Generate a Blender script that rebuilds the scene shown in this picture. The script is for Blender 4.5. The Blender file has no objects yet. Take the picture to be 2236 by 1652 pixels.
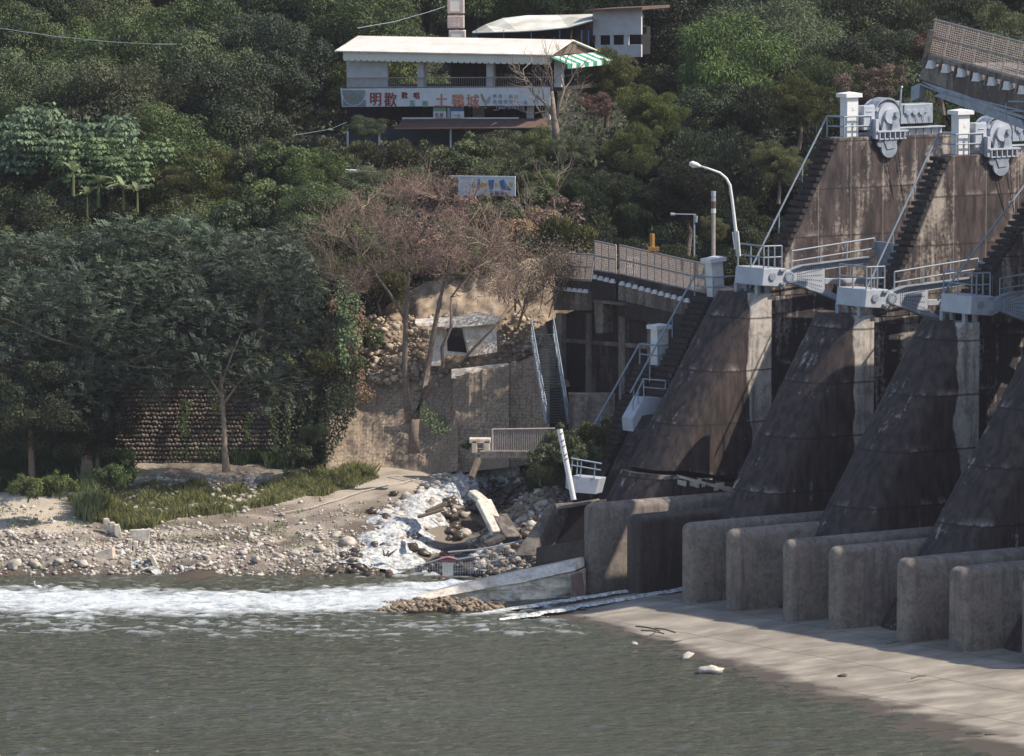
import bpy, math, random
import numpy as np
ORD = 'first second third fourth fifth sixth seventh eighth ninth tenth eleventh twelfth thirteenth fourteenth fifteenth sixteenth seventeenth eighteenth nineteenth twentieth'.split()
ORD += ['twenty-' + w_ for w_ in ORD[:9]] + ['thirtieth'] + ['thirty-' + w_ for w_ in ORD[:9]]
from mathutils import Vector, Matrix
SC = bpy.context.scene
COL = SC.collection
rad = math.radians
# ------------------------------------------------------------------ camera
F = 13420.0            # focal length in photo pixels (photo frame taken as 2236 x 1652)
TH = rad(5.5)
CH = 39.5
cam = bpy.data.objects.new('camera', bpy.data.cameras.new('camera'))
COL.objects.link(cam)
cam.location = (0, 0, CH)
cam.rotation_euler = (rad(90) - TH, 0, 0)
cam.data.sensor_width = 36
cam.data.lens = 36 * F / 2236
cam.data.clip_start = 1
cam.data.clip_end = 5000
SC.camera = cam
# ------------------------------------------------------------------ light
SUN_AZ = rad(100)      # clockwise from +Y (view direction)
SUN_EL = rad(48)
w = bpy.data.worlds.new('World'); SC.world = w; w.use_nodes = True
nt = w.node_tree
sky = nt.nodes.new('ShaderNodeTexSky'); sky.sky_type = 'NISHITA'; sky.sun_disc = False
sky.sun_elevation = SUN_EL; sky.sun_rotation = SUN_AZ
nt.nodes['Background'].inputs[1].default_value = 0.12
nt.links.new(sky.outputs[0], nt.nodes['Background'].inputs[0])
sl = bpy.data.lights.new('sun', 'SUN'); sl.energy = 4.0; sl.angle = rad(0.5); sl.color = (1.0, 0.90, 0.76)
so = bpy.data.objects.new('sun', sl); COL.objects.link(so)
sv = Vector((math.sin(SUN_AZ) * math.cos(SUN_EL), math.cos(SUN_AZ) * math.cos(SUN_EL), math.sin(SUN_EL)))
so.rotation_euler = sv.to_track_quat('Z', 'Y').to_euler()
so.location = (60, 250, 90)
SC.view_settings.view_transform = 'Standard'
SC.view_settings.look = 'None'
SC.view_settings.exposure = 0.58
SC.view_settings.gamma = 1.0
SC.cycles.max_bounces = 5
SC.cycles.diffuse_bounces = 3
SC.cycles.transparent_max_bounces = 6
random.seed(7)
RS = np.random.RandomState(11)

# ------------------------------------------------------------------ pixel <-> world
FW = Vector((0, math.cos(TH), -math.sin(TH))); UP = Vector((0, math.sin(TH), math.cos(TH)))
def ray(dx, dy):
    return FW + Vector((1, 0, 0)) * ((dx - 1118) / F) + UP * (-(dy - 826) / F)
def at(dx, dy, Y):
    r = ray(dx, dy); t = Y / r.y
    return Vector((r.x * t, Y, CH + r.z * t))
def onz(dx, dy, z):
    r = ray(dx, dy); t = (z - CH) / r.z
    return Vector((r.x * t, r.y * t, z))
def proj(p):
    v = Vector(p) - Vector((0, 0, CH)); d = v.dot(FW)
    return 1118 + F * v.x / d, 826 - F * v.dot(UP) / d
class Frame:
    def __init__(s, O, ang):
        s.O = Vector(O); s.a = ang
        s.ex = Vector((math.cos(ang), math.sin(ang), 0)); s.ey = Vector((-math.sin(ang), math.cos(ang), 0))
    def w(s, x, y, z):
        return s.O + s.ex * x + s.ey * y + Vector((0, 0, z))
    def loc(s, p):
        d = Vector(p) - s.O
        return Vector((d.dot(s.ex), d.dot(s.ey), d.z))
    def py(s, dx, dy, yl):                     # ray meets the local plane y = yl -> (x, z)
        r = ray(dx, dy); o = Vector((0, 0, CH)) - s.O
        t = (yl - o.dot(s.ey)) / r.dot(s.ey); p = o + r * t
        return p.dot(s.ex), p.z
    def px(s, dx, dy, xl):                     # ray meets x = xl -> (y, z)
        r = ray(dx, dy); o = Vector((0, 0, CH)) - s.O
        t = (xl - o.dot(s.ex)) / r.dot(s.ex); p = o + r * t
        return p.dot(s.ey), p.z

# ------------------------------------------------------------------ numpy noise
_T = RS.rand(256, 256)
def vn(x, y):
    xi = np.floor(x).astype(int); yi = np.floor(y).astype(int); fx = x - xi; fy = y - yi
    fx = fx * fx * (3 - 2 * fx); fy = fy * fy * (3 - 2 * fy)
    a = _T[xi % 256, yi % 256]; b = _T[(xi + 1) % 256, yi % 256]; c = _T[xi % 256, (yi + 1) % 256]; d = _T[(xi + 1) % 256, (yi + 1) % 256]
    return (a * (1 - fx) + b * fx) * (1 - fy) + (c * (1 - fx) + d * fx) * fy
def fbm(x, y, o=4):
    x = np.asarray(x, float); y = np.asarray(y, float); s = 0; A = 1; t = 0
    for i in range(o):
        s = s + A * vn(x + 17.3 * i, y + 9.1 * i); t += A; A *= .5; x = x * 2.03; y = y * 2.03
    return s / t
def sstep(a, b, x):
    t = np.clip((np.asarray(x, float) - a) / (b - a), 0, 1)
    return t * t * (3 - 2 * t)

# ------------------------------------------------------------------ materials
def new_mat(name):
    m = bpy.data.materials.new(name); m.use_nodes = True
    return m, m.node_tree, m.node_tree.nodes['Principled BSDF']
def N(nt, typ, **kw):
    n = nt.nodes.new(typ)
    for k, v in kw.items():
        if k == 'op': n.operation = v
        elif k == 'ins':
            for i, x in v.items(): n.inputs[i].default_value = x
        else: setattr(n, k, v)
    return n
def ramp(nt, fac, stops):
    r = nt.nodes.new('ShaderNodeValToRGB'); nt.links.new(fac, r.inputs[0])
    e = r.color_ramp.elements
    while len(e) > 1: e.remove(e[-1])
    e[0].position = stops[0][0]; e[0].color = col4(stops[0][1])
    for p, c in stops[1:]:
        k = e.new(p); k.color = col4(c)
    return r.outputs[0]
def col4(c):
    return (c, c, c, 1) if isinstance(c, (int, float)) else (c[0], c[1], c[2], 1)
def mixc(nt, fac, a, b, mode='MIX'):
    m = nt.nodes.new('ShaderNodeMix'); m.data_type = 'RGBA'; m.blend_type = mode
    for s, v in ((0, fac), (6, a), (7, b)):
        if hasattr(v, 'links') or hasattr(v, 'is_output'): nt.links.new(v, m.inputs[s])
        else: m.inputs[s].default_value = v if s == 0 else col4(v)
    return m.outputs[2]
def math_(nt, op, a, b=0.0, clamp=False):
    m = nt.nodes.new('ShaderNodeMath'); m.operation = op; m.use_clamp = clamp
    for s, v in ((0, a), (1, b)):
        if hasattr(v, 'is_output'): nt.links.new(v, m.inputs[s])
        else: m.inputs[s].default_value = v
    return m.outputs[0]
def coords(nt, kind='Object', scale=(1, 1, 1), loc=(0, 0, 0)):
    tc = nt.nodes.new('ShaderNodeTexCoord'); mp = nt.nodes.new('ShaderNodeMapping')
    nt.links.new(tc.outputs[kind], mp.inputs[0]); mp.inputs['Scale'].default_value = scale; mp.inputs['Location'].default_value = loc
    return mp.outputs[0]
def noise(nt, vec, scale, detail=4, rough=.55, w=None):
    n = nt.nodes.new('ShaderNodeTexNoise'); nt.links.new(vec, n.inputs['Vector'])
    n.inputs['Scale'].default_value = scale; n.inputs['Detail'].default_value = detail; n.inputs['Roughness'].default_value = rough
    return n.outputs['Fac']
def bump(nt, bsdf, h, strength=.5, dist=.05):
    b = nt.nodes.new('ShaderNodeBump'); b.inputs['Strength'].default_value = strength; b.inputs['Distance'].default_value = dist
    nt.links.new(h, b.inputs['Height']); nt.links.new(b.outputs[0], bsdf.inputs['Normal'])
def worldpos(nt):
    g = nt.nodes.new('ShaderNodeNewGeometry'); return g.outputs['Position']

def mat_plain(name, c, rough=.6, metal=0, var=.25, scale=6.0, dirt=None, bmp=.0):
    m, nt, b = new_mat(name)
    v = coords(nt)
    n = noise(nt, v, scale, 5)
    d = dirt if dirt else tuple(x * (1 - var) for x in c)
    colr = ramp(nt, n, [(.35, tuple(d)), (.62, c)])
    nt.links.new(colr, b.inputs['Base Color']); b.inputs['Roughness'].default_value = rough; b.inputs['Metallic'].default_value = metal
    if bmp: bump(nt, b, n, bmp, .02)
    return m

def mat_concrete(name, light, dark, amount=.5, streak=2.2, joints=0.0, lit_clean_strip=None, rough=.85, warm=None, jz=2.6, vj=0):
    """stained concrete; object space: x along flow, z up. amount = share that is stained dark."""
    m, nt, b = new_mat(name)
    oi = nt.nodes.new('ShaderNodeObjectInfo')
    tc = nt.nodes.new('ShaderNodeTexCoord')
    off = nt.nodes.new('ShaderNodeVectorMath'); off.operation = 'MULTIPLY_ADD'
    cmb = nt.nodes.new('ShaderNodeCombineXYZ')
    nt.links.new(math_(nt, 'MULTIPLY', oi.outputs['Random'], 37.0), cmb.inputs[0])
    nt.links.new(math_(nt, 'MULTIPLY', oi.outputs['Random'], 11.0), cmb.inputs[1])
    add = nt.nodes.new('ShaderNodeVectorMath'); add.operation = 'ADD'
    nt.links.new(tc.outputs['Object'], add.inputs[0]); nt.links.new(cmb.outputs[0], add.inputs[1])
    def mp(s):
        q = nt.nodes.new('ShaderNodeMapping'); nt.links.new(add.outputs[0], q.inputs[0]); q.inputs['Scale'].default_value = s
        return q.outputs[0]
    st = noise(nt, mp((streak, streak, .16)), 1.0, 5, .6)         # vertical streaks
    big = noise(nt, mp((.32, .32, .22)), 1.0, 3, .5)
    fine = noise(nt, mp((5, 5, 5)), 1.0, 6, .65)
    s = math_(nt, 'ADD', math_(nt, 'MULTIPLY', st, .55), math_(nt, 'MULTIPLY', big, .45))
    s = math_(nt, 'ADD', s, math_(nt, 'MULTIPLY', math_(nt, 'SUBTRACT', fine, .5), .25))
    c0 = 0.5 + (amount - .5) * .55
    mask = ramp(nt, s, [(c0 - .055, 1.0), (c0 + .05, 0.0)])       # 1 = dark stain
    sep = nt.nodes.new('ShaderNodeSeparateXYZ'); nt.links.new(tc.outputs['Object'], sep.inputs[0])
    if lit_clean_strip:                                                     # pale vertical strip x0..x1 on the pier side: sunlit band painted over cleaner concrete
        x0, x1 = lit_clean_strip
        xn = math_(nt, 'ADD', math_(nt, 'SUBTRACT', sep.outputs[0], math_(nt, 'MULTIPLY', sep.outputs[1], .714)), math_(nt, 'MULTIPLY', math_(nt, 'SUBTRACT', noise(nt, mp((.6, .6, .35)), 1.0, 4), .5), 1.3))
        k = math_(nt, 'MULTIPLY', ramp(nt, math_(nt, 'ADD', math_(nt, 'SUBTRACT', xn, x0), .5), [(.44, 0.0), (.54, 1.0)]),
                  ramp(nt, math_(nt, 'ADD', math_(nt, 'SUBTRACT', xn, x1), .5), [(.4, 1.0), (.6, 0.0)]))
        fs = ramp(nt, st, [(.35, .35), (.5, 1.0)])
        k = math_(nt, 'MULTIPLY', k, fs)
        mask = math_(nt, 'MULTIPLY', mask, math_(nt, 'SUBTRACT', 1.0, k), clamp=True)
    blot = noise(nt, mp((1.1, 1.1, 1.3)), 1.0, 6, .72)
    lightc = ramp(nt, math_(nt, 'ADD', math_(nt, 'MULTIPLY', fine, .4), math_(nt, 'MULTIPLY', blot, .6)), [(.40, tuple(x * .50 for x in light)), (.50, tuple(x * .82 for x in light)), (.60, light)])
    darkc = ramp(nt, noise(nt, mp((3, 3, .8)), 1.0, 4), [(.35, dark), (.7, tuple(x * 1.9 for x in (warm or dark)))])
    cc = mixc(nt, mask, lightc, darkc)
    if joints:
        z = math_(nt, 'ADD', sep.outputs[2], math_(nt, 'MULTIPLY', fine, .12))
        fr = math_(nt, 'FRACT', math_(nt, 'DIVIDE', z, jz))
        ln = ramp(nt, fr, [(0.0, 1.0), (.028, 0.0), (.97, 0.0), (1.0, 1.0)])
        wht = ramp(nt, fr, [(0.0, .3), (.03, .45), (.08, .2), (.16, 0.0)])
        wm = math_(nt, 'MULTIPLY', wht, ramp(nt, noise(nt, mp((.9, .9, .5)), 1.0, 5, .7), [(.53, 0.0), (.66, 1.0)]))
        cc = mixc(nt, wm, cc, tuple(min(1, x * 1.25) for x in light))
        cc = mixc(nt, math_(nt, 'MULTIPLY', ln, joints), cc, tuple(x * .5 for x in dark))
    if vj:
        fr2 = math_(nt, 'FRACT', math_(nt, 'DIVIDE', math_(nt, 'ADD', sep.outputs[0], math_(nt, 'MULTIPLY', fine, .08)), vj))
        cc = mixc(nt, math_(nt, 'MULTIPLY', ramp(nt, fr2, [(0.0, 1.0), (.02, 0.0), (.98, 0.0), (1.0, 1.0)]), .35), cc, tuple(min(1, x * 1.2) for x in light))
    nt.links.new(cc, b.inputs['Base Color']); b.inputs['Roughness'].default_value = rough
    bump(nt, b, fine, .5, .03)
    return m

def mat_leaf(name, c1, c2, c3=None, trans=.18):
    m, nt, b = new_mat(name)
    at_ = nt.nodes.new('ShaderNodeAttribute'); at_.attribute_name = 'rnd'
    oi = nt.nodes.new('ShaderNodeObjectInfo')
    pos = coords(nt, 'Object')
    n = noise(nt, pos, .55, 3)
    f = math_(nt, 'ADD', math_(nt, 'MULTIPLY', at_.outputs['Fac'], .55), math_(nt, 'MULTIPLY', n, .5))
    cc = ramp(nt, f, [(.2, c1), (.75, c2)] + ([(.97, c3)] if c3 else []))
    hv = nt.nodes.new('ShaderNodeHueSaturation'); nt.links.new(cc, hv.inputs['Color'])
    nt.links.new(math_(nt, 'ADD', math_(nt, 'MULTIPLY', oi.outputs['Random'], .05), .475), hv.inputs['Hue'])
    nt.links.new(math_(nt, 'ADD', math_(nt, 'MULTIPLY', math_(nt, 'FRACT', math_(nt, 'MULTIPLY', oi.outputs['Random'], 7.7)), .55), .66), hv.inputs['Value'])
    nt.links.new(math_(nt, 'ADD', math_(nt, 'MULTIPLY', math_(nt, 'FRACT', math_(nt, 'MULTIPLY', oi.outputs['Random'], 3.3)), .35), .75), hv.inputs['Saturation'])
    nt.links.new(hv.outputs[0], b.inputs['Base Color']); b.inputs['Roughness'].default_value = .6
    b.inputs['Specular IOR Level'].default_value = .3
    tr = nt.nodes.new('ShaderNodeBsdfTranslucent'); nt.links.new(hv.outputs[0], tr.inputs[0])
    mx = nt.nodes.new('ShaderNodeMixShader'); mx.inputs[0].default_value = trans
    nt.links.new(b.outputs[0], mx.inputs[1]); nt.links.new(tr.outputs[0], mx.inputs[2])
    nt.links.new(mx.outputs[0], nt.nodes['Material Output'].inputs[0])
    return m

M = {}
M['pier_low'] = mat_concrete('stained_pier_concrete', (.56, .50, .45), (.017, .013, .014), .76, 1.9, .9, lit_clean_strip=(-1.3, .6), warm=(.042, .028, .024))
M['pier_up'] = mat_concrete('weathered_pier_concrete', (.40, .34, .295), (.020, .016, .018), .64, 1.7, .9, warm=(.050, .036, .033), jz=2.4, vj=2.1)
M['pier_back'] = mat_concrete('recess_concrete', (.50, .44, .40), (.022, .018, .020), .64, 2.2, .7, jz=2.6)
M['block'] = mat_concrete('baffle_concrete', (.28, .238, .20), (.115, .094, .085), .46, 2.4, 0)
M['block_wet'] = mat_concrete('wet_baffle_concrete', (.07, .052, .042), (.022, .016, .015), .5, 2.2, 0, rough=.5)
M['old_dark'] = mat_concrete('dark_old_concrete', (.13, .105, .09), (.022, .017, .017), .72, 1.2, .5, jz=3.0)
M['old_mid'] = mat_concrete('old_concrete', (.26, .225, .19), (.07, .055, .05), .5, 1.5, 0)
M['fresh'] = mat_concrete('broken_pale_concrete', (.78, .70, .60), (.40, .32, .24), .36, 1.0, 0)
M['steel'] = mat_plain('pale_grey_paint', (.44, .47, .53), .45, 0, .16, 2.5)
M['steel_d'] = mat_plain('grey_blue_paint', (.31, .35, .41), .5, 0, .3, 3)
M['rail'] = mat_plain('galvanised_rail', (.28, .33, .39), .6, 0, .2, 3)
M['white'] = mat_plain('white_paint', (.74, .74, .74), .6, 0, .12, 3)
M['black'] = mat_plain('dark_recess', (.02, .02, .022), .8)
M['mesh'] = mat_plain('rusty_rail_paint', (.47, .40, .36), .6, .1, .25, 5)
M['rust'] = mat_plain('rusted_sheet', (.16, .095, .075), .8, 0, .35, 4, bmp=.3)
M['wood'] = mat_plain('weathered_wood', (.16, .12, .09), .85, 0, .4, 6, bmp=.4)
M['bark'] = mat_plain('brown_bark', (.20, .15, .12), .9, 0, .45, 9, bmp=.6)
M['bark_pale'] = mat_plain('pale_bark', (.30, .235, .185), .9, 0, .4, 7, bmp=.5)
M['twig'] = mat_plain('dead_twigs', (.33, .24, .18), .9, 0, .3, 5)
M['rock'] = mat_plain('river_rock', (.62, .57, .51), .85, 0, .5, 1.6, dirt=(.24, .20, .17), bmp=.5)
M['rock_wet'] = mat_plain('wet_rock', (.11, .085, .065), .35, 0, .5, 3.5, bmp=.5)
M['red'] = mat_plain('faded_red_paint', (.34, .05, .045), .7, 0, .35, 8)
M['orange'] = mat_plain('faded_orange_paint', (.62, .22, .12), .7, 0, .25, 8)
M['green_t'] = mat_plain('faded_green_paint', (.25, .46, .36), .7, 0, .3, 8)
M['blue_t'] = mat_plain('faded_blue_paint', (.34, .38, .46), .7, 0, .2, 8)
M['blue'] = mat_plain('blue_paint', (.10, .19, .38), .6, 0, .3, 8)
M['yellow'] = mat_plain('yellow_paint', (.75, .48, .04), .6, 0, .2, 8)
M['ochre'] = mat_plain('ochre_paint', (.42, .22, .05), .6, 0, .3, 8)
M['pink'] = mat_plain('faded_pink_paint', (.66, .42, .36), .7, 0, .15, 6)
M['board'] = mat_plain('banner_board', (.72, .72, .74), .7, 0, .12, 2)
M['roof_w'] = mat_plain('white_roof_sheet', (.78, .72, .64), .6, 0, .1, 1.5)
M['plaster'] = mat_plain('lavender_plaster', (.58, .56, .58), .8, 0, .15, 2)
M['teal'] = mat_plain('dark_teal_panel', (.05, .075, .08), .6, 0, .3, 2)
M['green_s'] = mat_plain('green_awning', (.05, .30, .18), .7, 0, .2, 4)
M['grass_d'] = mat_leaf('dark_grass_blades', (.03, .055, .022), (.09, .14, .05), trans=.35)
M['grass_l'] = mat_leaf('light_grass_blades', (.17, .20, .07), (.38, .41, .17), (.42, .38, .20), trans=.4)
M['leaf_a'] = mat_leaf('broad_foliage', (.028, .044, .015), (.130, .165, .056))
M['leaf_b'] = mat_leaf('dark_foliage', (.013, .020, .011), (.062, .082, .038))
M['leaf_c'] = mat_leaf('olive_foliage', (.038, .050, .018), (.160, .170, .060))
M['leaf_big'] = mat_leaf('fresh_foliage', (.07, .12, .045), (.24, .33, .15))
M['leaf_n'] = mat_leaf('bluish_foliage', (.034, .048, .032), (.135, .168, .108), (.21, .23, .13))
M['leaf_dry'] = mat_leaf('dry_brown_leaves', (.13, .080, .055), (.33, .215, .15))
M['leaf_red'] = mat_leaf('reddish_foliage', (.06, .035, .022), (.17, .10, .065))
M['leaf_ban'] = mat_leaf('banana_leaf', (.12, .17, .06), (.34, .38, .20), trans=.3)

# ------------------------------------------------------------------ mesh building
def rootloc(o):
    return o.matrix_basis if o.parent is None else rootloc(o.parent) @ o.matrix_basis
def link_mesh(name, V, Fc, mat, parent=None, loc=None, local=False, smooth=False, attr=None, ang=0.0):
    """V in world coordinates unless local. Parent: verts are moved into the parent's space."""
    me = bpy.data.meshes.new(name)
    V = np.asarray(V, float).reshape(-1, 3)
    if not local:
        if parent is not None:
            mi = np.array(rootloc(parent).inverted())
        else:
            if loc is None:
                lo = V.min(0); hi = V.max(0); loc = ((lo[0] + hi[0]) / 2, (lo[1] + hi[1]) / 2, lo[2])
            mi = np.array((Matrix.Translation(Vector(loc)) @ Matrix.Rotation(ang, 4, 'Z')).inverted())
        V = V @ mi[:3, :3].T + mi[:3, 3]
    if isinstance(Fc, np.ndarray):
        k = Fc.shape[1]
        me.vertices.add(len(V)); me.vertices.foreach_set('co', V.ravel())
        me.loops.add(Fc.size); me.loops.foreach_set('vertex_index', Fc.ravel().astype(np.int32))
        me.polygons.add(len(Fc)); me.polygons.foreach_set('loop_start', np.arange(0, Fc.size, k, dtype=np.int32))
        me.update(calc_edges=True)
    else:
        me.from_pydata([tuple(v) for v in V], [], Fc)
    if attr:
        for an, av in attr.items():
            dom = 'FACE' if len(av) == len(me.polygons) and len(av) != len(me.vertices) else 'POINT'
            a = me.attributes.new(an, 'FLOAT', dom); a.data.foreach_set('value', np.asarray(av, np.float32))
    mats = mat if isinstance(mat, (list, tuple)) else [mat]
    for m in mats: me.materials.append(m)
    if smooth: me.polygons.foreach_set('use_smooth', [True] * len(me.polygons))
    me.update()
    o = bpy.data.objects.new(name, me); COL.objects.link(o)
    if parent is not None: o.parent = parent
    elif not local:
        o.location = loc; o.rotation_euler = (0, 0, ang)
    elif loc is not None:
        o.location = loc; o.rotation_euler = (0, 0, ang)
    return o

def box8(c, ax, h):
    c = Vector(c); a, b, d = (Vector(x).normalized() for x in ax)
    return [c + a * (h[0] * i) + b * (h[1] * j) + d * (h[2] * k) for k in (-1, 1) for j in (-1, 1) for i in (-1, 1)]
BOXF = [(0, 2, 3, 1), (4, 5, 7, 6), (0, 1, 5, 4), (2, 6, 7, 3), (0, 4, 6, 2), (1, 3, 7, 5)]
XYZ = ((1, 0, 0), (0, 1, 0), (0, 0, 1))
class MB:
    def __init__(s): s.v = []; s.f = []; s.mi = []; s.cm = 0
    def add(s, V, Fc):
        n = len(s.v); s.v += [tuple(v) for v in V]; s.f += [tuple(i + n for i in f) for f in Fc]; s.mi += [s.cm] * len(Fc); return s
    def box(s, c, h, ax=XYZ): return s.add(box8(c, ax, h), BOXF)
    def beam(s, p, q, wx, wz, up=(0, 0, 1)):
        p = Vector(p); q = Vector(q); d = (q - p); L = d.length; d.normalize(); u = Vector(up)
        sd = d.cross(u)
        if sd.length < 1e-4: sd = d.cross(Vector((1, 0, 0)))
        sd.normalize(); u2 = sd.cross(d)
        return s.box((p + q) / 2, (L / 2, wx / 2, wz / 2), (d, sd, u2))
    def tube(s, pts, r, n=6, cap=True):
        pts = [Vector(p) for p in pts]; rs = r if isinstance(r, (list, tuple)) else [r] * len(pts)
        V = []; up = Vector((0, 0, 1))
        for i, p in enumerate(pts):
            d = (pts[min(i + 1, len(pts) - 1)] - pts[max(i - 1, 0)])
            if d.length < 1e-6: d = Vector((0, 0, 1))
            d.normalize()
            a = d.cross(up if abs(d.z) < .95 else Vector((1, 0, 0))).normalized(); b = a.cross(d)
            for k in range(n):
                t = 2 * math.pi * k / n; V.append(p + (a * math.cos(t) + b * math.sin(t)) * rs[i])
        Fc = []
        for i in range(len(pts) - 1):
            for k in range(n):
                k2 = (k + 1) % n; Fc.append((i * n + k, i * n + k2, (i + 1) * n + k2, (i + 1) * n + k))
        if cap:
            Fc.append(tuple(range(n))[::-1]); Fc.append(tuple((len(pts) - 1) * n + k for k in range(n)))
        return s.add(V, Fc)
    def prism(s, poly, ext):                   # closed 3-D polygon swept by a vector
        P = [Vector(p) for p in poly]; e = Vector(ext); n = len(P)
        return s.add(P + [p + e for p in P], [tuple(range(n)), tuple(range(2 * n - 1, n - 1, -1))] + [(i, i + n, (i + 1) % n + n, (i + 1) % n) for i in range(n)])
    def cyl(s, c, axis, r, L, n=20):
        c = Vector(c); a = Vector(axis).normalized(); return s.tube([c - a * L / 2, c + a * L / 2], r, n)
    def build(s, name, mat, parent=None, smooth=False, bevel=0, seg=2, **kw):
        o = link_mesh(name, s.v, s.f, mat, parent, smooth=smooth, **kw)
        if isinstance(mat, (list, tuple)): o.data.polygons.foreach_set('material_index', s.mi)
        if bevel:
            b = o.modifiers.new('bevel', 'BEVEL'); b.width = bevel; b.segments = seg; b.limit_method = 'ANGLE'; b.angle_limit = rad(40)
        return o
def tag(o, label=None, cat=None, group=None, kind=None):
    if label: o['label'] = label
    if cat: o['category'] = cat
    if group: o['group'] = group
    if kind: o['kind'] = kind
    return o
def empty(name, loc, ang=0.0, label=None, cat=None, group=None):
    o = bpy.data.objects.new(name, None); COL.objects.link(o); o.location = loc; o.rotation_euler = (0, 0, ang)
    o.empty_display_size = .3
    return tag(o, label, cat, group)
def kids(o):
    return [c for c in bpy.data.objects if c.parent == o]
def copy_tree(o, parent=None):
    c = o.copy(); COL.objects.link(c); c.parent = parent
    for ch in kids(o): copy_tree(ch, c)
    return c
def text_mesh(body, size, mat, parent, place, depth=.02, name='lettering', bold=.0, sx=1.0):
    """place(x, z) -> world point on the sign's face; glyphs run along +x of that mapping."""
    c = bpy.data.curves.new('t', 'FONT'); c.body = body; c.size = size; c.extrude = depth; c.offset = bold
    t = bpy.data.objects.new('t', c); COL.objects.link(t)
    bpy.context.view_layer.update()
    me = bpy.data.meshes.new_from_object(t.evaluated_get(bpy.context.evaluated_depsgraph_get()))
    bpy.data.objects.remove(t)
    V = [place(v.co.x * sx, v.co.y, v.co.z) for v in me.vertices]; Fc = [tuple(p.vertices) for p in me.polygons]
    bpy.data.meshes.remove(me)
    if not V: return None
    return link_mesh(name, V, Fc, mat, parent)
def railing(mb, top, h, r=.045, mid=True, posts=None, n=6):
    """top rail through the points, posts straight down by h, a middle rail at half height."""
    mb.tube(top, r, n)
    if mid: mb.tube([Vector(p) - Vector((0, 0, h * .5)) for p in top], r * .85, n)
    for p in (posts or top):
        p = Vector(p); mb.tube([p, p - Vector((0, 0, h))], r, n)

# ================================================================== TERRAIN
def shore(X):
    return 307 + sstep(5, 9, X) * 14
PD = [-80, -20, -3, 0, 1.2, 3, 8, 13, 17.3, 18.7, 19.5, 24, 38, 49, 66, 78, 110, 200, 420]
PZ = [-4, -2.5, -.5, 0, .75, .95, 1.9, 2.9, 3.7, 4.0, 7.6, 9.2, 13.4, 17.2, 18.6, 21.5, 33, 70, 160]
def terrain(X, Y):
    X = np.asarray(X, float); Y = np.asarray(Y, float)
    d = Y - shore(X); z = np.interp(d, PD, PZ)
    z = z + (fbm(X * .35, Y * .35, 4) - .5) * .7 * sstep(-2, 3, d) * (1 - sstep(13, 16, d)) + (fbm(X * .5, Y * .2 + 9, 3) - .5) * 1.0 * np.exp(-(d / 2.5) ** 2)
    z = z + (fbm(X * .05 + 5, Y * .05, 3) - .5) * 7 * sstep(70, 130, d)
    # stream gully
    gx = np.interp(Y, [305, 309, 313, 318, 323], [-5.6, -4.6, -3.0, -1.2, -.6]); gw = np.interp(Y, [305, 323], [3.6, 1.0])
    z = z - 1.0 * np.exp(-((X - gx) / gw) ** 2) * sstep(-1, 2, d) * (1 - sstep(15, 17, d))
    # rubble mound right of the stream
    z = z + 2.4 * np.exp(-((X - 1.8) / 2.4) ** 2 - ((Y - 311) / 3.5) ** 2)
    return z
def tz(x, y): return float(terrain(x, y))
def grid(xs, ys, zf):
    X, Y = np.meshgrid(xs, ys); Z = zf(X, Y); n = len(xs); m = len(ys)
    V = np.stack([X.ravel(), Y.ravel(), Z.ravel()], 1)
    i = np.arange(n * m).reshape(m, n)
    Fq = np.stack([i[:-1, :-1].ravel(), i[:-1, 1:].ravel(), i[1:, 1:].ravel(), i[1:, :-1].ravel()], 1)
    return V, Fq
xs = np.concatenate([np.arange(-260, -34, 6), np.arange(-34, 12, .35), np.arange(12, 40, 1.0), np.arange(40, 262, 6)])
ys = np.concatenate([np.arange(200, 300, 6), np.arange(300, 327, .3), np.arange(327, 420, 1.5), np.arange(420, 720, 8)])
V, Fq = grid(xs, ys, terrain)
m, nt, b = new_mat('bank_ground')
p = worldpos(nt)
def mpw(s, l=(0, 0, 0)):
    q = nt.nodes.new('ShaderNodeMapping'); nt.links.new(p, q.inputs[0]); q.inputs['Scale'].default_value = s; q.inputs['Location'].default_value = l; return q.outputs[0]
n1 = noise(nt, mpw((.5, .5, .5)), 1, 4); n2 = noise(nt, mpw((7, 7, 7)), 1, 5, .7)
vor = nt.nodes.new('ShaderNodeTexVoronoi'); nt.links.new(mpw((4.2, 4.2, 4.2)), vor.inputs['Vector'])
soil = mixc(nt, ramp(nt, n1, [(.42, 0.0), (.58, 1.0)]), (.19, .15, .115), (.40, .345, .28))
peb = ramp(nt, vor.outputs['Distance'], [(.15, (.50, .45, .39)), (.5, (.19, .155, .13))])
cc = mixc(nt, ramp(nt, n2, [(.42, 0.0), (.58, .8)]), soil, peb)
sa = nt.nodes.new('ShaderNodeAttribute'); sa.attribute_name = 'sand'
cc = mixc(nt, sa.outputs['Fac'], cc, mixc(nt, n2, (.40, .34, .27), (.60, .53, .44)))
da = nt.nodes.new('ShaderNodeAttribute'); da.attribute_name = 'damp'
cc = mixc(nt, da.outputs['Fac'], cc, mixc(nt, n2, (.035, .026, .02), (.12, .085, .06)))
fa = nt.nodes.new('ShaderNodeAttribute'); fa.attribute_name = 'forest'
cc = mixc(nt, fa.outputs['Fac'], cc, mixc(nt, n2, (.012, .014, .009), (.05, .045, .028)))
nt.links.new(cc, b.inputs['Base Color']); b.inputs['Roughness'].default_value = .9
bump(nt, b, mixc(nt, .5, vor.outputs['Distance'], n2), .8, .08)
dd = V[:, 1] - shore(V[:, 0])
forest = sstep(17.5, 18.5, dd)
xx, yy = V[:, 0], V[:, 1]
nn = fbm(xx * .6, yy * .9, 3)
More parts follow.
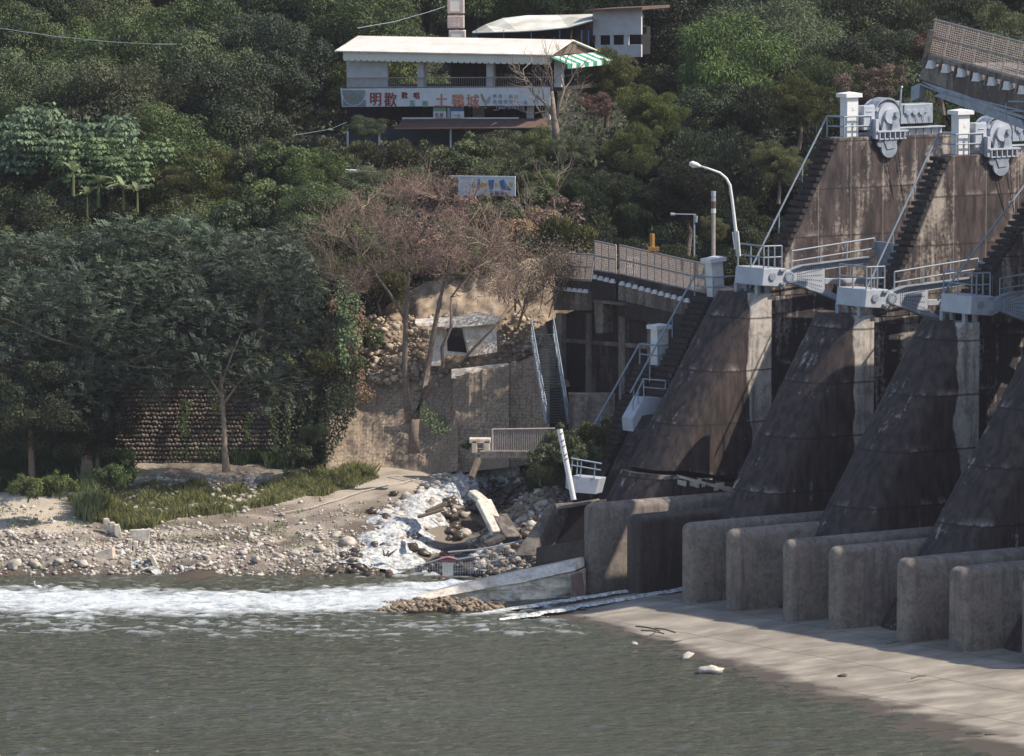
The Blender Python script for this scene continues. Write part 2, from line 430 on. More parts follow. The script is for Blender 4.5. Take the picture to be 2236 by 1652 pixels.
sand = sstep(-20.5, -22.5, xx + (nn - .5) * 3) * sstep(4.5, 5.5, dd) * (1 - sstep(12, 14, dd))
sand = np.maximum(sand, sstep(.52, .6, fbm(xx * .4 + 3, yy * .5, 3)) * sstep(.8, 2, dd) * .6 * (1 - forest))
sand = np.maximum(sand, np.exp(-((yy - (320.5 + (xx + 6) * .1)) / 1.6) ** 2) * sstep(-14, -10, xx) * (1 - sstep(-1.5, 0, xx)))
gx = np.interp(yy, [305, 309, 313, 318, 323], [-5.6, -4.6, -3.0, -1.2, -.6]); gw = np.interp(yy, [305, 323], [5.4, 2.4])
damp = np.exp(-((xx - gx) / gw) ** 4) * (1 - forest)
damp = np.maximum(damp, (1 - sstep(.0, .9, dd)))
damp = np.maximum(damp, np.exp(-((dd - 3.6 - nn * 1.6) / .55) ** 2) * sstep(-9, -12, xx))
damp = np.maximum(damp, sstep(.56, .62, fbm(xx * .5 + 30, yy * .8, 3)) * .5 * (1 - forest)) * (1 - sand * .7)
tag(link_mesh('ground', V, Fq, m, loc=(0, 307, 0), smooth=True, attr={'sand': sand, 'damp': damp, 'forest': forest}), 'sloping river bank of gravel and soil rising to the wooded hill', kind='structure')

# ================================================================== WATER
xw = np.concatenate([np.arange(-120, -32, 3), np.arange(-32, 24, .16), np.arange(24, 120, 4)])
yw = np.concatenate([np.arange(120, 244, 4), np.arange(244, 312, .24), np.arange(312, 330, 1.5)])
YB = lambda dy: onz(1118, dy, 0).y
fx = [onz(x, 1300, 0).x for x in (-60, 300, 600, 800, 1000, 1110, 1250)]
fc = [YB(y) for y in (1313, 1318, 1322, 1312, 1295, 1285, 1280)]
fh = [4.4, 4.4, 4.2, 4.3, 3.0, 1.6, .5]
def foam_glint_f(X, Y):
    c = np.interp(X, fx, fc); h = np.interp(X, fx, fh)
    n = fbm(X * .35 + Y * .1, Y * 1.1, 4); n2 = fbm(X * 1.3, Y * 2.6 + 7, 4)
    d = np.abs(Y - c - (n - .5) * 2.2) / h
    f = sstep(1.45, .35, d + (n2 - .5) * 1.5 + (n - .5) * .8)
    f = f * (1 - sstep(6.2, 7.2, X))
    tail = sstep(.52, .74, n2) * sstep(3.6, 1.0, d) * .55 * (1 - sstep(3, 5, X))  # trailing foam, spread wide to paint in ripple highlights
    # rough water where the stream comes in, and along the spill at the slab
    s2 = sstep(.5, .7, n2) * np.exp(-((X + 4.5) / 4.0) ** 2 - ((Y - 306.6) / 1.6) ** 2)
    jx = np.array([onz(a_, 1340, 0).x for a_ in (960, 1060, 1210)])
    for y_, wd_ in ((1342, .55), (1355, .7)):
        jl = np.interp(X, jx, [YB(y_ + 4), YB(y_), YB(y_ - 14)])
        s2 = np.maximum(s2, sstep(.25, .6, n2) * np.exp(-((Y - jl) / wd_) ** 2) * sstep(jx[0] - 1, jx[1], X) * (1 - sstep(jx[2] - .5, jx[2] + .5, X)))
    s2 = np.maximum(s2, sstep(.52, .68, n2) * .55 * np.exp(-((Y - YB(1372) - (n - .5) * 6) / 4.5) ** 2) * (1 - sstep(2, 5, X)))  # bright ripple band: water highlight painted in as pale streaks
    return np.clip(np.maximum(np.maximum(f, tail), s2), 0, 1)
def wz(X, Y):
    f = foam_glint_f(X, Y)
    far = 1 - sstep(300, 320, Y) * .3
    a = (fbm(X * .55, Y * 1.2, 3) - .5) * .14 + (fbm(X * 1.4 + 40, Y * 2.4, 3) - .5) * .16
    hum = f * (.04 + .26 * fbm(X * .9, Y * 1.6 + 3, 4)) * 1.0
    pl = .5 * np.exp(-((X + 2.6) / 3.2) ** 2 - ((Y - YB(1288)) / 1.2) ** 2)
    return a * far + hum + pl * fbm(X * 2, Y * 2, 3)
V, Fq = grid(xw, yw, wz)
m, nt, b = new_mat('river_water')
p = worldpos(nt)
q = nt.nodes.new('ShaderNodeMapping'); nt.links.new(p, q.inputs[0]); q.inputs['Scale'].default_value = (.7, 1.6, 1)
n1 = noise(nt, q.outputs[0], 1.0, 5, .55)
q2 = nt.nodes.new('ShaderNodeMapping'); nt.links.new(p, q2.inputs[0]); q2.inputs['Scale'].default_value = (.05, .12, 1)
n2 = noise(nt, q2.outputs[0], 1, 3)
base = mixc(nt, n2, (.062, .062, .036), (.095, .105, .085))
at_ = nt.nodes.new('ShaderNodeAttribute'); at_.attribute_name = 'foam'
q3 = nt.nodes.new('ShaderNodeMapping'); nt.links.new(p, q3.inputs[0]); q3.inputs['Scale'].default_value = (1.6, 4.5, 4)
n3 = noise(nt, q3.outputs[0], 1, 6, .7)
fm = ramp(nt, math_(nt, 'ADD', at_.outputs['Fac'], math_(nt, 'MULTIPLY', math_(nt, 'SUBTRACT', n3, .5), 1.3)), [(.22, 0.0), (.6, .45), (1.0, 1.0)])
nt.links.new(mixc(nt, fm, base, (.66, .70, .72)), b.inputs['Base Color'])
nt.links.new(ramp(nt, fm, [(0.0, .10), (.5, .7)]), b.inputs['Roughness']); b.inputs['IOR'].default_value = 1.33
bump(nt, b, math_(nt, 'ADD', n1, math_(nt, 'MULTIPLY', n3, .25)), 1.0, .6)
WATER = m
tag(link_mesh('water', V, Fq, m, loc=(0, 280, 0), smooth=True, attr={'foam': foam_glint_f(V[:, 0], V[:, 1])}), 'green river with a band of white rapids', kind='structure')
# foaming stream: own material
m, nt, b = new_mat('white_water')
v = coords(nt, 'Object', (1, 1, 1)); p = worldpos(nt)
q = nt.nodes.new('ShaderNodeMapping'); nt.links.new(p, q.inputs[0]); q.inputs['Scale'].default_value = (2.2, 1.5, 3.0)
n = noise(nt, q.outputs[0], 2.0, 6, .75)
nt.links.new(ramp(nt, n, [(.36, (.10, .11, .11)), (.47, (.38, .39, .39)), (.62, (.72, .73, .73))]), b.inputs['Base Color'])
b.inputs['Roughness'].default_value = .6; bump(nt, b, n, .5, .06)
M['cascade'] = m
def strip(name, path, widths, mat, label, lift=.12, nseg=60, nw=9, rough=.07, kind='structure', zfun=None):
    P = [Vector(q) for q in path]; t = np.linspace(0, len(P) - 1, nseg); V = []
    for k, tt in enumerate(t):
        i = min(int(tt), len(P) - 2); f = tt - i; c = P[i].lerp(P[i + 1], f); wd = widths[i] * (1 - f) + widths[i + 1] * f
        d = (P[i + 1] - P[i]); d.z = 0; d.normalize(); sd = Vector((-d.y, d.x, 0))
        for j in range(nw):
            s = (j / (nw - 1) - .5) * 2; x = c + sd * (wd * s * (1 + .25 * math.sin(tt * 5 + s * 2)))
            x = x + sd * float((vn(np.array(x.x * 2.1), np.array(x.y * 2.1)) - .5) * .5 * abs(s)) * min(1.0, wd); z = (zfun(x.x, x.y) if zfun else c.z) + (float(fbm(x.x * 1.4, x.y * 1.4 + 5, 3)) - .5) * (.5 if zfun else .05) + lift * (1 - s * s) + rough * (RS.rand() - .5) - .04
            V.append((x.x, x.y, z))
    i = np.arange(nseg * nw).reshape(nseg, nw)
    Fq = np.stack([i[:-1, :-1].ravel(), i[:-1, 1:].ravel(), i[1:, 1:].ravel(), i[1:, :-1].ravel()], 1)
    return tag(link_mesh(name, V, Fq, mat, smooth=True), label, kind=kind)
def tpt(dx, dy, dz=0.0):                     # photo pixel onto the terrain
    r = ray(dx, dy); lo = 295.0
    Yv = np.arange(298, 480, .1); t = Yv / r.y; X = r.x * t; Z = CH + r.z * t
    k = np.where(Z - dz <= terrain(X, Yv))[0]
    i = k[0] if len(k) else len(Yv) - 1
    return Vector((X[i], Yv[i], float(terrain(X[i], Yv[i]))))
sp = [tpt(1068, 1003), tpt(1078, 1032), tpt(1010, 1060), tpt(940, 1095), tpt(900, 1130), tpt(870, 1165), tpt(850, 1200), tpt(830, 1240), tpt(820, 1256)]
strip('stream_water', sp, [.3, .5, .8, 1.15, 1.6, 1.7, 1.7, 1.9, 2.4], M['cascade'], 'white stream tumbling over rocks into the river', lift=.34, zfun=tz, nw=21, nseg=150)
strip('side_rill_water', [tpt(1135, 1028), tpt(1100, 1035), tpt(1060, 1050)], [.4, .55, .6], M['cascade'], 'thin white rill joining the stream', lift=.4, zfun=tz)

# ================================================================== DAM FRAME
DA = rad(35.5)
bb5 = onz(1728, 1358, .4)
DF = Frame((bb5.x, bb5.y, 0), DA)
EX, EY = DF.ex, DF.ey
# baffle blocks: photo column, base row, top row
BL = [(1293, 1300, 1102), (1387, 1298, 1126), (1508, 1324, 1144), (1604, 1334, 1158), (1728, 1358, 1181), (1828.5, 1379, 1196), (1987, 1418, 1223), (2102, 1450, 1242), (2262, 1490, 1265)]
ordn = ['first', 'second', 'third', 'fourth', 'fifth', 'sixth', 'seventh', 'eighth', 'ninth']
BY = []; BT = []
for i, (x, yb, yt) in enumerate(BL):
    y, z0 = DF.px(x, yb, 0); _, z1 = DF.px(x, yt, 0)
    BY.append(y); BT.append(z1)
    bm = MB(); L = 11.0; th = .95 if i < 6 else 1.25
    z0 = min(z0, .4) - .8
    bm.box((0, 0, 0), (L / 2, th / 2, (z1 - z0) / 2))
    look = ['brown streaked beside the broken slab', 'almost black and wet', 'brownish, where the apron begins', 'grey with rounded top', 'tan with streaks', 'grey with patchy face', 'pale streaked', 'bright worn front edge', 'at the right edge'][i]
    ww = DF.w(L / 2, y + th / 2, (z0 + z1) / 2)
    V = [DF.w(vx + L / 2, vy + y + th / 2, vz + (z0 + z1) / 2) for vx, vy, vz in bm.v]
    o = link_mesh('baffle_block', V, bm.f, M['block_wet'] if i == 1 else M['block'], loc=DF.w(0, y, z0), ang=DA)
    bv = o.modifiers.new('bevel', 'BEVEL'); bv.width = .42; bv.segments = 6
    for f_ in o.data.polygons: f_.use_smooth = True
    tag(o, f'{ordn[i]} rounded baffle block from the left, {look}', 'baffle block', 'rounded baffle blocks at the foot of the dam')

# apron
wl = [(1180, 1338), (1215, 1345), (1330, 1375), (1400, 1400), (1470, 1425), (1560, 1452), (1700, 1492), (1830, 1533), (2236, 1665), (2500, 1750)]
wp = sorted([(DF.loc(onz(x, y, 0)).y, DF.loc(onz(x, y, 0)).x) for x, y in wl])
wy = [a for a, _ in wp]; wx = [a for _, a in wp]
def apz(x, y):
    xw_ = np.interp(y, wy, wx) + (fbm(x * .5 + 3, y * .5, 3) - .5) * 1.4
    xw_ = np.minimum(xw_, -2.5)
    z = .40 * (1 - x / xw_)
    z = np.clip(z, -1.2, .40) + (fbm(x * .8, y * .8, 3) - .5) * .03
    z = z - 1.4 * sstep(DF_Y1, DF_Y1 + .8, y)
    return z
DF_Y1 = BY[1] + .2
xs = np.arange(-26, 16, .3); ys2 = np.concatenate([np.arange(-60, DF_Y1 - 1, .4), np.arange(DF_Y1 - 1, DF_Y1 + 2, .2), [DF_Y1 + 3]])
V, Fq = grid(xs, ys2, apz)
Vw = np.array([tuple(DF.w(*v)) for v in V])
m, nt, b = new_mat('apron_concrete')
v = coords(nt); big = noise(nt, v, .5, 4); fine = noise(nt, v, 7, 6, .7)
q = nt.nodes.new('ShaderNodeMapping'); nt.links.new(v, q.inputs[0]); q.inputs['Scale'].default_value = (.35, .7, 1)
stk = noise(nt, q.outputs[0], 1, 5, .6)
c1 = ramp(nt, stk, [(.33, (.14, .125, .10)), (.5, (.25, .225, .185)), (.68, (.40, .365, .30))])
c1 = mixc(nt, math_(nt, 'MULTIPLY', fine, .5), c1, (.30, .25, .20))
sx = nt.nodes.new('ShaderNodeSeparateXYZ'); nt.links.new(v, sx.inputs[0])
jn = math_(nt, 'ADD', sx.outputs[0], math_(nt, 'MULTIPLY', big, .25))
j1 = ramp(nt, math_(nt, 'FRACT', math_(nt, 'DIVIDE', jn, 5.2)), [(0.0, 1.0), (.016, 0.0), (.99, 0.0), (1.0, 1.0)])
jn2 = math_(nt, 'ADD', sx.outputs[1], math_(nt, 'MULTIPLY', big, .3))
j2 = ramp(nt, math_(nt, 'FRACT', math_(nt, 'DIVIDE', jn2, 8.8)), [(0.0, 1.0), (.009, 0.0), (.995, 0.0), (1.0, 1.0)])
c1 = mixc(nt, math_(nt, 'MULTIPLY', math_(nt, 'MAXIMUM', j1, j2), .85), c1, (.05, .04, .035))
wet = ramp(nt, math_(nt, 'ADD', sx.outputs[2], math_(nt, 'MULTIPLY', math_(nt, 'SUBTRACT', big, .5), .12)), [(.03, 1.0), (.075, 0.0)])
c1 = mixc(nt, wet, c1, (.095, .075, .055))
nt.links.new(c1, b.inputs['Base Color']); nt.links.new(ramp(nt, wet, [(0.0, .8), (1.0, .35)]), b.inputs['Roughness'])
bump(nt, b, fine, .4, .03)
tag(link_mesh('apron_ground', Vw, Fq, m, loc=DF.w(0, 0, 0), ang=DA, smooth=True), 'pale jointed concrete apron running into the river', kind='structure')

# spill streams over the apron
def jet(p0, p1, wd, lab):
    a = DF.loc(p0); 
    pts = [p0.lerp(p1, t) for t in np.linspace(0, 1, 8)]
    strip('spill_water', pts, [wd] * 5 + [wd * 1.2, wd * 1.0, wd * .15], M['cascade'], lab, lift=.09, rough=.04, nseg=130, nw=8)
jet(onz(1380, 1285, .55) + EX * 1.5, onz(1050, 1339, .06), .27, 'upper white spill running out between the first two blocks')
jet(onz(1480, 1283, .6) + EX * 1.5, onz(1090, 1354, .05), .34, 'lower white spill running over the apron edge')

# piers --------------------------------------------------------------
PN = [BY[0] + 1.35, BY[2] + 1.35, BY[4] + 1.35, BY[6] + 1.6, BY[8] + 1.6]      # near plane of each pier (local y)
TH_ = 3.9; NA = 1.0
LOW = [((1568, 631), (1372, 1012), 1685), ((1782, 678), (1575, 1110), 1909), ((2013, 693), (1770, 1170), 2139), ((2272, 705), (2003, 1212), 2405)]
UPS = [((1800, 299), (1698, 527)), ((2042, 338), (1933, 604)), ((2290, 372), (2171, 544)), ((2560, 400), (2450, 570))]
PIERS = []
pl_ = ['brown pier whose foot is broken open with bare rubble, farthest standing one', 'dark brown pier with a pale vertical strip, between the broken pier and the spalled one', 'dark pier with a pale strip widening downwards and a small white spall', 'shadowed pier cut by the right edge of the picture']
def stair_boxes(mb, x0, z0, x1, z1, ya, yb, n):
    for k in range(n):
        t = (k + .5) / n; x = x0 + (x1 - x0) * t; z = z0 + (z1 - z0) * t
        mb.box(DF.w(x + .10, (ya + yb) / 2, z - .02), (.24, abs(yb - ya) / 2, .10), (EX, EY, (0, 0, 1)))
LT = []; UTP = []
def loft_pier(x0, z0, s, xr, n, T, ztop, zbot, nz=14, grow=0.0, ntop=True):
    # rounded nose, battered; ztop / zbot are functions of x. x0 is where the flat-faced silhouette would be at height z0
    b_ = T / 2; sh = (-.581 * b_ + math.hypot(.814 * NA, .581 * b_)) / .814; V = []; ring = []
    def outline(z):
        xc = x0 + sh + s * (z - z0) - grow; pts_ = [(xr + grow, n - grow * .5)]
        for t in np.linspace(-math.pi / 2, math.pi / 2, 17): pts_.append((min(xc, xr + grow) - NA * math.cos(t), n + b_ + (b_ + grow * .5) * math.sin(t)))
        pts_.append((xr + grow, n + T + grow * .5)); return pts_
    for k in range(nz):
        t = k / (nz - 1); za = ztop(xr); zb_ = zbot(xr); O_ = outline(za + (zb_ - za) * t); R_ = []
        for i_, (x_, y_) in enumerate(O_):
            zt_, zq_ = ztop(x_), zbot(x_); z_ = zt_ + (zq_ - zt_) * t
            x2 = outline(z_)[i_][0]; V.append(DF.w(x2, y_, z_)); R_.append(len(V) - 1)
        ring.append(R_)
    m_ = len(ring[0]); Fc = [tuple(ring[0]), tuple(ring[-1][::-1])]
    for k in range(nz - 1):
        for i_ in range(m_): j_ = (i_ + 1) % m_; Fc.append((ring[k][i_], ring[k + 1][i_], ring[k + 1][j_], ring[k][j_]))
    return V, Fc
for i in range(4):
    n = PN[i]; f = n + TH_
    (tl, bl, rx) = LOW[i]
    x0, z0 = DF.py(tl[0], tl[1], f); x1, z1 = DF.py(bl[0], bl[1], f)
    s = (x1 - x0) / (z1 - z0); xb = x0 + s * (-0.6 - z0)
    xr, _ = DF.py(rx, tl[1], n)
    root = empty('dam_pier', DF.w(xr, n, 0), DA, pl_[i], 'dam pier', 'concrete piers of the broken dam')
    if i == 0:   # the broken pier: body above the crack, foot below, rubble between
        zc = 5.6
        xc = x0 + s * (zc - z0); xq = xc - .25
        crack = lambda x_: zc - float(np.interp(x_, [xc, xc + 1.8, xc + 3.4, xc + 9], [0, .75, 1.05, 1.0])) + float(fbm(x_ * 1.7, 3.0, 3) - .5) * .22
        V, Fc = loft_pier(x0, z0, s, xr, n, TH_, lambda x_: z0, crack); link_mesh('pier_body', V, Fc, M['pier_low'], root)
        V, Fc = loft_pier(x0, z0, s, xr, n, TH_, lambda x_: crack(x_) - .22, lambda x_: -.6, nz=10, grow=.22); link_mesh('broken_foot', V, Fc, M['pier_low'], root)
        mb = MB(); q_ = lambda x_, z_: DF.w(x_ + .4, n - .14, z_ + .13)
        mb.prism([q_(xq, zc - .36), q_(xq + 1.6, zc - .80), q_(xq + 3.4, zc - 1.25), q_(xr + .28, zc - 1.25), q_(xr + .28, zc - 1.85), q_(xq + 4.6, zc - 1.75), q_(xq + 4.4, zc - 1.42), q_(xq + 3.2, zc - 1.40), q_(xq + 1.6, zc - .95), q_(xq, zc - .5)], EY * .2)
        mb.build('spalled_edge', M['fresh'], root)
        rb = MB()
        for k in range(170):
            t = RS.rand(); xx_ = xc + t * (xr - xc + .1); zz_ = zc - .55 - min(t * (xr - xc) / 3.3, 1) * .55
            r_ = .06 + .15 * RS.rand() ** 2
            rb.box(DF.w(xx_, n - .02 + .35 * RS.rand(), zz_ + (RS.rand() - .5) * .3), (r_ * 1.4, r_, r_ * .7), (EX + Vector(RS.rand(3) - .5) * .8, EY, (0, 0, 1)))
        rb.build('rubble_seam', M['fresh'], root)
        rebar = MB()
        for k in range(14):
            c = DF.w(xr - .3 - .16 * k, n - .12, zc - .75); rebar.tube([c, c + Vector((0, 0, -.5))], .015, 5)
        rebar.build('bent_rebar', M['rust'], root)
    else:
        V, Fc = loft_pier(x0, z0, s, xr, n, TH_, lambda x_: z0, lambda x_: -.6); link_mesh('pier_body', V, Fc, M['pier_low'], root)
    LT.append((x0, xr, z0, n, f, s))
    # thinner upper pier standing behind / above
    un = n + 1.5; uf = un + 1.25
    (ut, ub) = UPS[i]
    a0, c0 = DF.py(ut[0], ut[1], uf); a1, c1 = DF.py(ub[0], ub[1], uf); us = (a1 - a0) / (c1 - c0)
    za = z0 - .3; xa = a0 + us * (za - c0)
    mb = MB(); mb.prism([DF.w(a0, uf, c0), DF.w(a0 + 10.5, uf, c0), DF.w(a0 + 10.5, uf, za), DF.w(xa, uf, za)], EY * -1.25)
    up = mb.build('upper_pier', M['pier_up'], root, bevel=.04, seg=1)
    mb = MB(); mb.prism([DF.w(xr - .2, uf, za - .004), DF.w(a0 + 10.5, uf, za - .004), DF.w(a0 + 10.5, uf, -.6), DF.w(xr - .2, uf, -.6)], EY * -1.25)
    mb.build('recessed_wall', M['pier_back'], root)
    mb = MB(); stair_boxes(mb, a0 - .12, c0, xa - .12, za, un + .06, uf + .03, 25)
    mb.build('steps', M['old_dark'], root)
    UTP.append((a0, c0, un, uf, us, xa, za))
    PIERS.append(root)
for k in (1, 2, 3, 4):   # more piers nearer than the frame, seen only by their shade
    c = copy_tree(PIERS[3]); c.location = DF.w(LT[3][1], LT[3][3], 0) - EY * 8.9 * k
    c['label'] = ['pier just outside the frame at the right', 'second pier beyond the right edge', 'third pier beyond the right edge', 'fourth pier beyond the right edge'][k - 1]

# trunnion beams with platforms, gate arms --------------------------------
def trunnion(i, name_lab, skew=0.0):
    x0, xr, z0, n, f, s = LT[i]
    # beam: end face from pier far part to near part, sits above the pier top
    zb = z0 + .46; h = .86
    o = empty('trunnion_beam', DF.w(xr - .8, n + 1.1, zb), DA, name_lab[0], 'trunnion beam', 'grey steel trunnion beams on the pier tops')
    mb = MB()
    def Q(x, y, z): return DF.w(x, y, z)
    yA = n - .35; yB = n + 1.95
    prof = [(xr - .88, zb - .02), (xr - .78, zb + h), (xr + .55, zb + h - .05), (xr + 1.02, zb + h * .72), (xr + 1.14, zb + h * .4), (xr + .98, zb + .02), (xr + .5, zb - .14)]
    mb.prism([Q(x, yB, z) for x, z in prof], EY * (yA - yB))
    mb.build('beam_body', M['steel'], o, bevel=.04, seg=2)
    mb = MB()
    mb.cyl(Q(xr - .25, yA - .03, zb + h * .5), EY, .20, .08, 24); mb.cyl(Q(xr + .82, yA - .04, zb + h * .42), EY, .29, .12, 24)
    for k in range(10):
        t = k * .628; mb.cyl(Q(xr + .82 + .21 * math.cos(t), yA - .11, zb + h * .42 + .21 * math.sin(t)), EY, .03, .05, 6)
    mb.build('trunnion_hub', M['steel_d'], o)
    mb = MB()
    for zz in (zb + h - .14, zb + .05):
        mb.box(Q(xr + .38, yA - .07, zz), (.16, .07, .05), (EX, EY, (0, 0, 1)))
    mb.build('bearing_bracket', M['steel_d'], o)
    mb = MB()
    for xx_ in (xr - .75, xr - .12):
        for yy_ in (n + .2, n + 1.9): mb.box(Q(xx_, yy_, (z0 + zb) / 2), (.09, .12, (zb - z0) / 2 + .05), (EX, EY, (0, 0, 1)))
    mb.build('pedestal', M['steel_d'], o)
    # platform railing: three sides
    mb = MB(); hz = zb + h; H = 1.12
    C = [Q(xr - .72, yB - .1, hz + H), Q(xr - .72, yA + .08, hz + H - .02), Q(xr + .42, yA + .08, hz + H - .04)]
    mid = [c - Vector((0, 0, H * .5)) for c in C]
    mb.tube([C[0], C[1] ], .045); mb.tube([C[1], C[2]], .045); mb.tube(mid, .04)
    for t in (0, .5, 1): p_ = C[0].lerp(C[1], t); mb.tube([p_, p_ - Vector((0, 0, H))], .042)
    for t in (.25, .6, 1): p_ = C[1].lerp(C[2], t); mb.tube([p_, p_ - Vector((0, 0, H))], .042)
    mb.build('platform_railing', M['rail'], o)
    return Q(xr + .82, yA, zb + h * .42), zb + h
gl = ['leftmost one, under the street lamp', 'middle one', 'right one']
tp = []
for i in range(4):
    tp.append(trunnion(i, [f'grey steel trunnion beam with railed platform on the pier top, {(gl + ["beyond the right edge"])[i]}']))
for i in range(4):
    hub, ztop = tp[i]
    x0, xr, z0, n, f, s = LT[i]
    o = empty('radial_gate', DF.w(xr + 2, n - .2, hub.z), DA, f'riveted grey fan arm and gate with sloping railing, springing from the {["leftmost", "middle", "right", "outermost right"][i]} trunnion beam', 'gate', 'radial gates')
    y = n + .05; hx = xr + .95; hz = hub.z
    zz = lambda dx_, dz_: DF.w(hx + dx_, y, hz + dz_)
    mb = MB()   # solid fan plate with three legs
    mb.prism([zz(0, .26), zz(.9, .48), zz(2.5, .62), zz(2.5, -1.05), zz(.6, -.42), zz(0, -.30)], EY * .16)
    mb.prism([zz(2.5, .62), zz(5.4, .72), zz(5.4, .42), zz(2.5, .20)], EY * .16)
    mb.prism([zz(2.5, -.22), zz(5.2, -.36), zz(5.2, -.62), zz(2.5, -.52)], EY * .16)
    mb.prism([zz(2.5, -.70), zz(4.0, -1.45), zz(4.5, -1.72), zz(4.3, -1.78), zz(2.5, -1.05)], EY * .16)
    mb.build('arm_plate', M['steel'], o, bevel=.02, seg=1)
    mb = MB()
    for a_ in (.24, .12, 0, -.12, -.24, -.33):
        for k in range(13):
            r_ = .75 + k * .125; mb.cyl(zz(r_, r_ * a_ * 1.05 - .04) - EY * .015, EY, .022, .03, 6)
    mb.build('rivet_pattern', M['black'], o)
    mb = MB()   # flange lips
    mb.beam(zz(.05, .29), zz(.9, .50), .38, .05); mb.beam(zz(.9, .50), zz(5.5, .76), .38, .05)
    mb.beam(zz(.3, -.38), zz(.6, -.45), .38, .05); mb.beam(zz(.6, -.45), zz(4.4, -1.80), .38, .05)
    mb.build('arm_flange', M['steel_d'], o)
    mb = MB()
    T = [zz(.35, 1.25), zz(2.2, 1.40), zz(3.9, 1.54), zz(5.7, 1.68)]
    mb.tube(T, .045); mb.tube([p_ - Vector((0, 0, .52)) for p_ in T], .038)
    for k, p_ in enumerate(T): mb.tube([p_, p_ - Vector((0, 0, .98))], .042)
    mb.build('walkway_railing', M['rail'], o)
    if True:   # curved skin plate of the gate between this pier and the next
        mb = MB(); R = 5.9
        pr = [(hx + R * math.cos(a_), hz + R * math.sin(a_)) for a_ in np.linspace(-.42, .26, 9)]
        poly = [DF.w(px_, y, pz_) for px_, pz_ in pr] + [DF.w(px_ + .12, y, pz_) for px_, pz_ in reversed(pr)]
        nxt = LT[i + 1][4] - 1.1 if i < 3 else n - 5
        if i < 3: mb.prism(poly, EY * (PN[i + 1] + 2.8 - y)); mb.build('gate_leaf', M['steel_d'], o)

# pillars, hoists, stair rails on the upper piers -------------------------
def pillar(P, label, lean=0.0, h=2.15):
    o = empty('lamp_pillar', P, DA, label, 'pillar', 'white capped pillars on the dam')
    mb = MB(); mb.box((0, 0, h / 2 - .06), (.37, .29, h / 2 - .06)); b1 = mb.build('pillar_shaft', M['white'], o, local=True, bevel=.015, seg=1)
    mb = MB(); mb.box((0, 0, h - .04), (.52, .43, .10)); mb.add([(-.5, -.41, h + .06), (.5, -.41, h + .06), (.5, .41, h + .06), (-.5, .41, h + .06), (0, 0, h + .15)], [(0, 1, 4), (1, 2, 4), (2, 3, 4), (3, 0, 4)])
    mb.build('pillar_cap', M['white'], o, local=True)
    mb = MB()   # incised L shaped mark and a panel joint
    mb.box((-.02, -.292, h * .66), (.008, .006, .075)); mb.box((.05, -.292, h * .66 - .07), (.075, .006, .010))
    mb.box((0, -.292, h * .30), (.28, .006, .014)); mb.box((.02, -.292, h * .22), (.06, .006, .012))
    mb.build('pillar_mark', M['steel_d'], o, local=True)
    o.rotation_euler = (0, lean, DA)
    return o
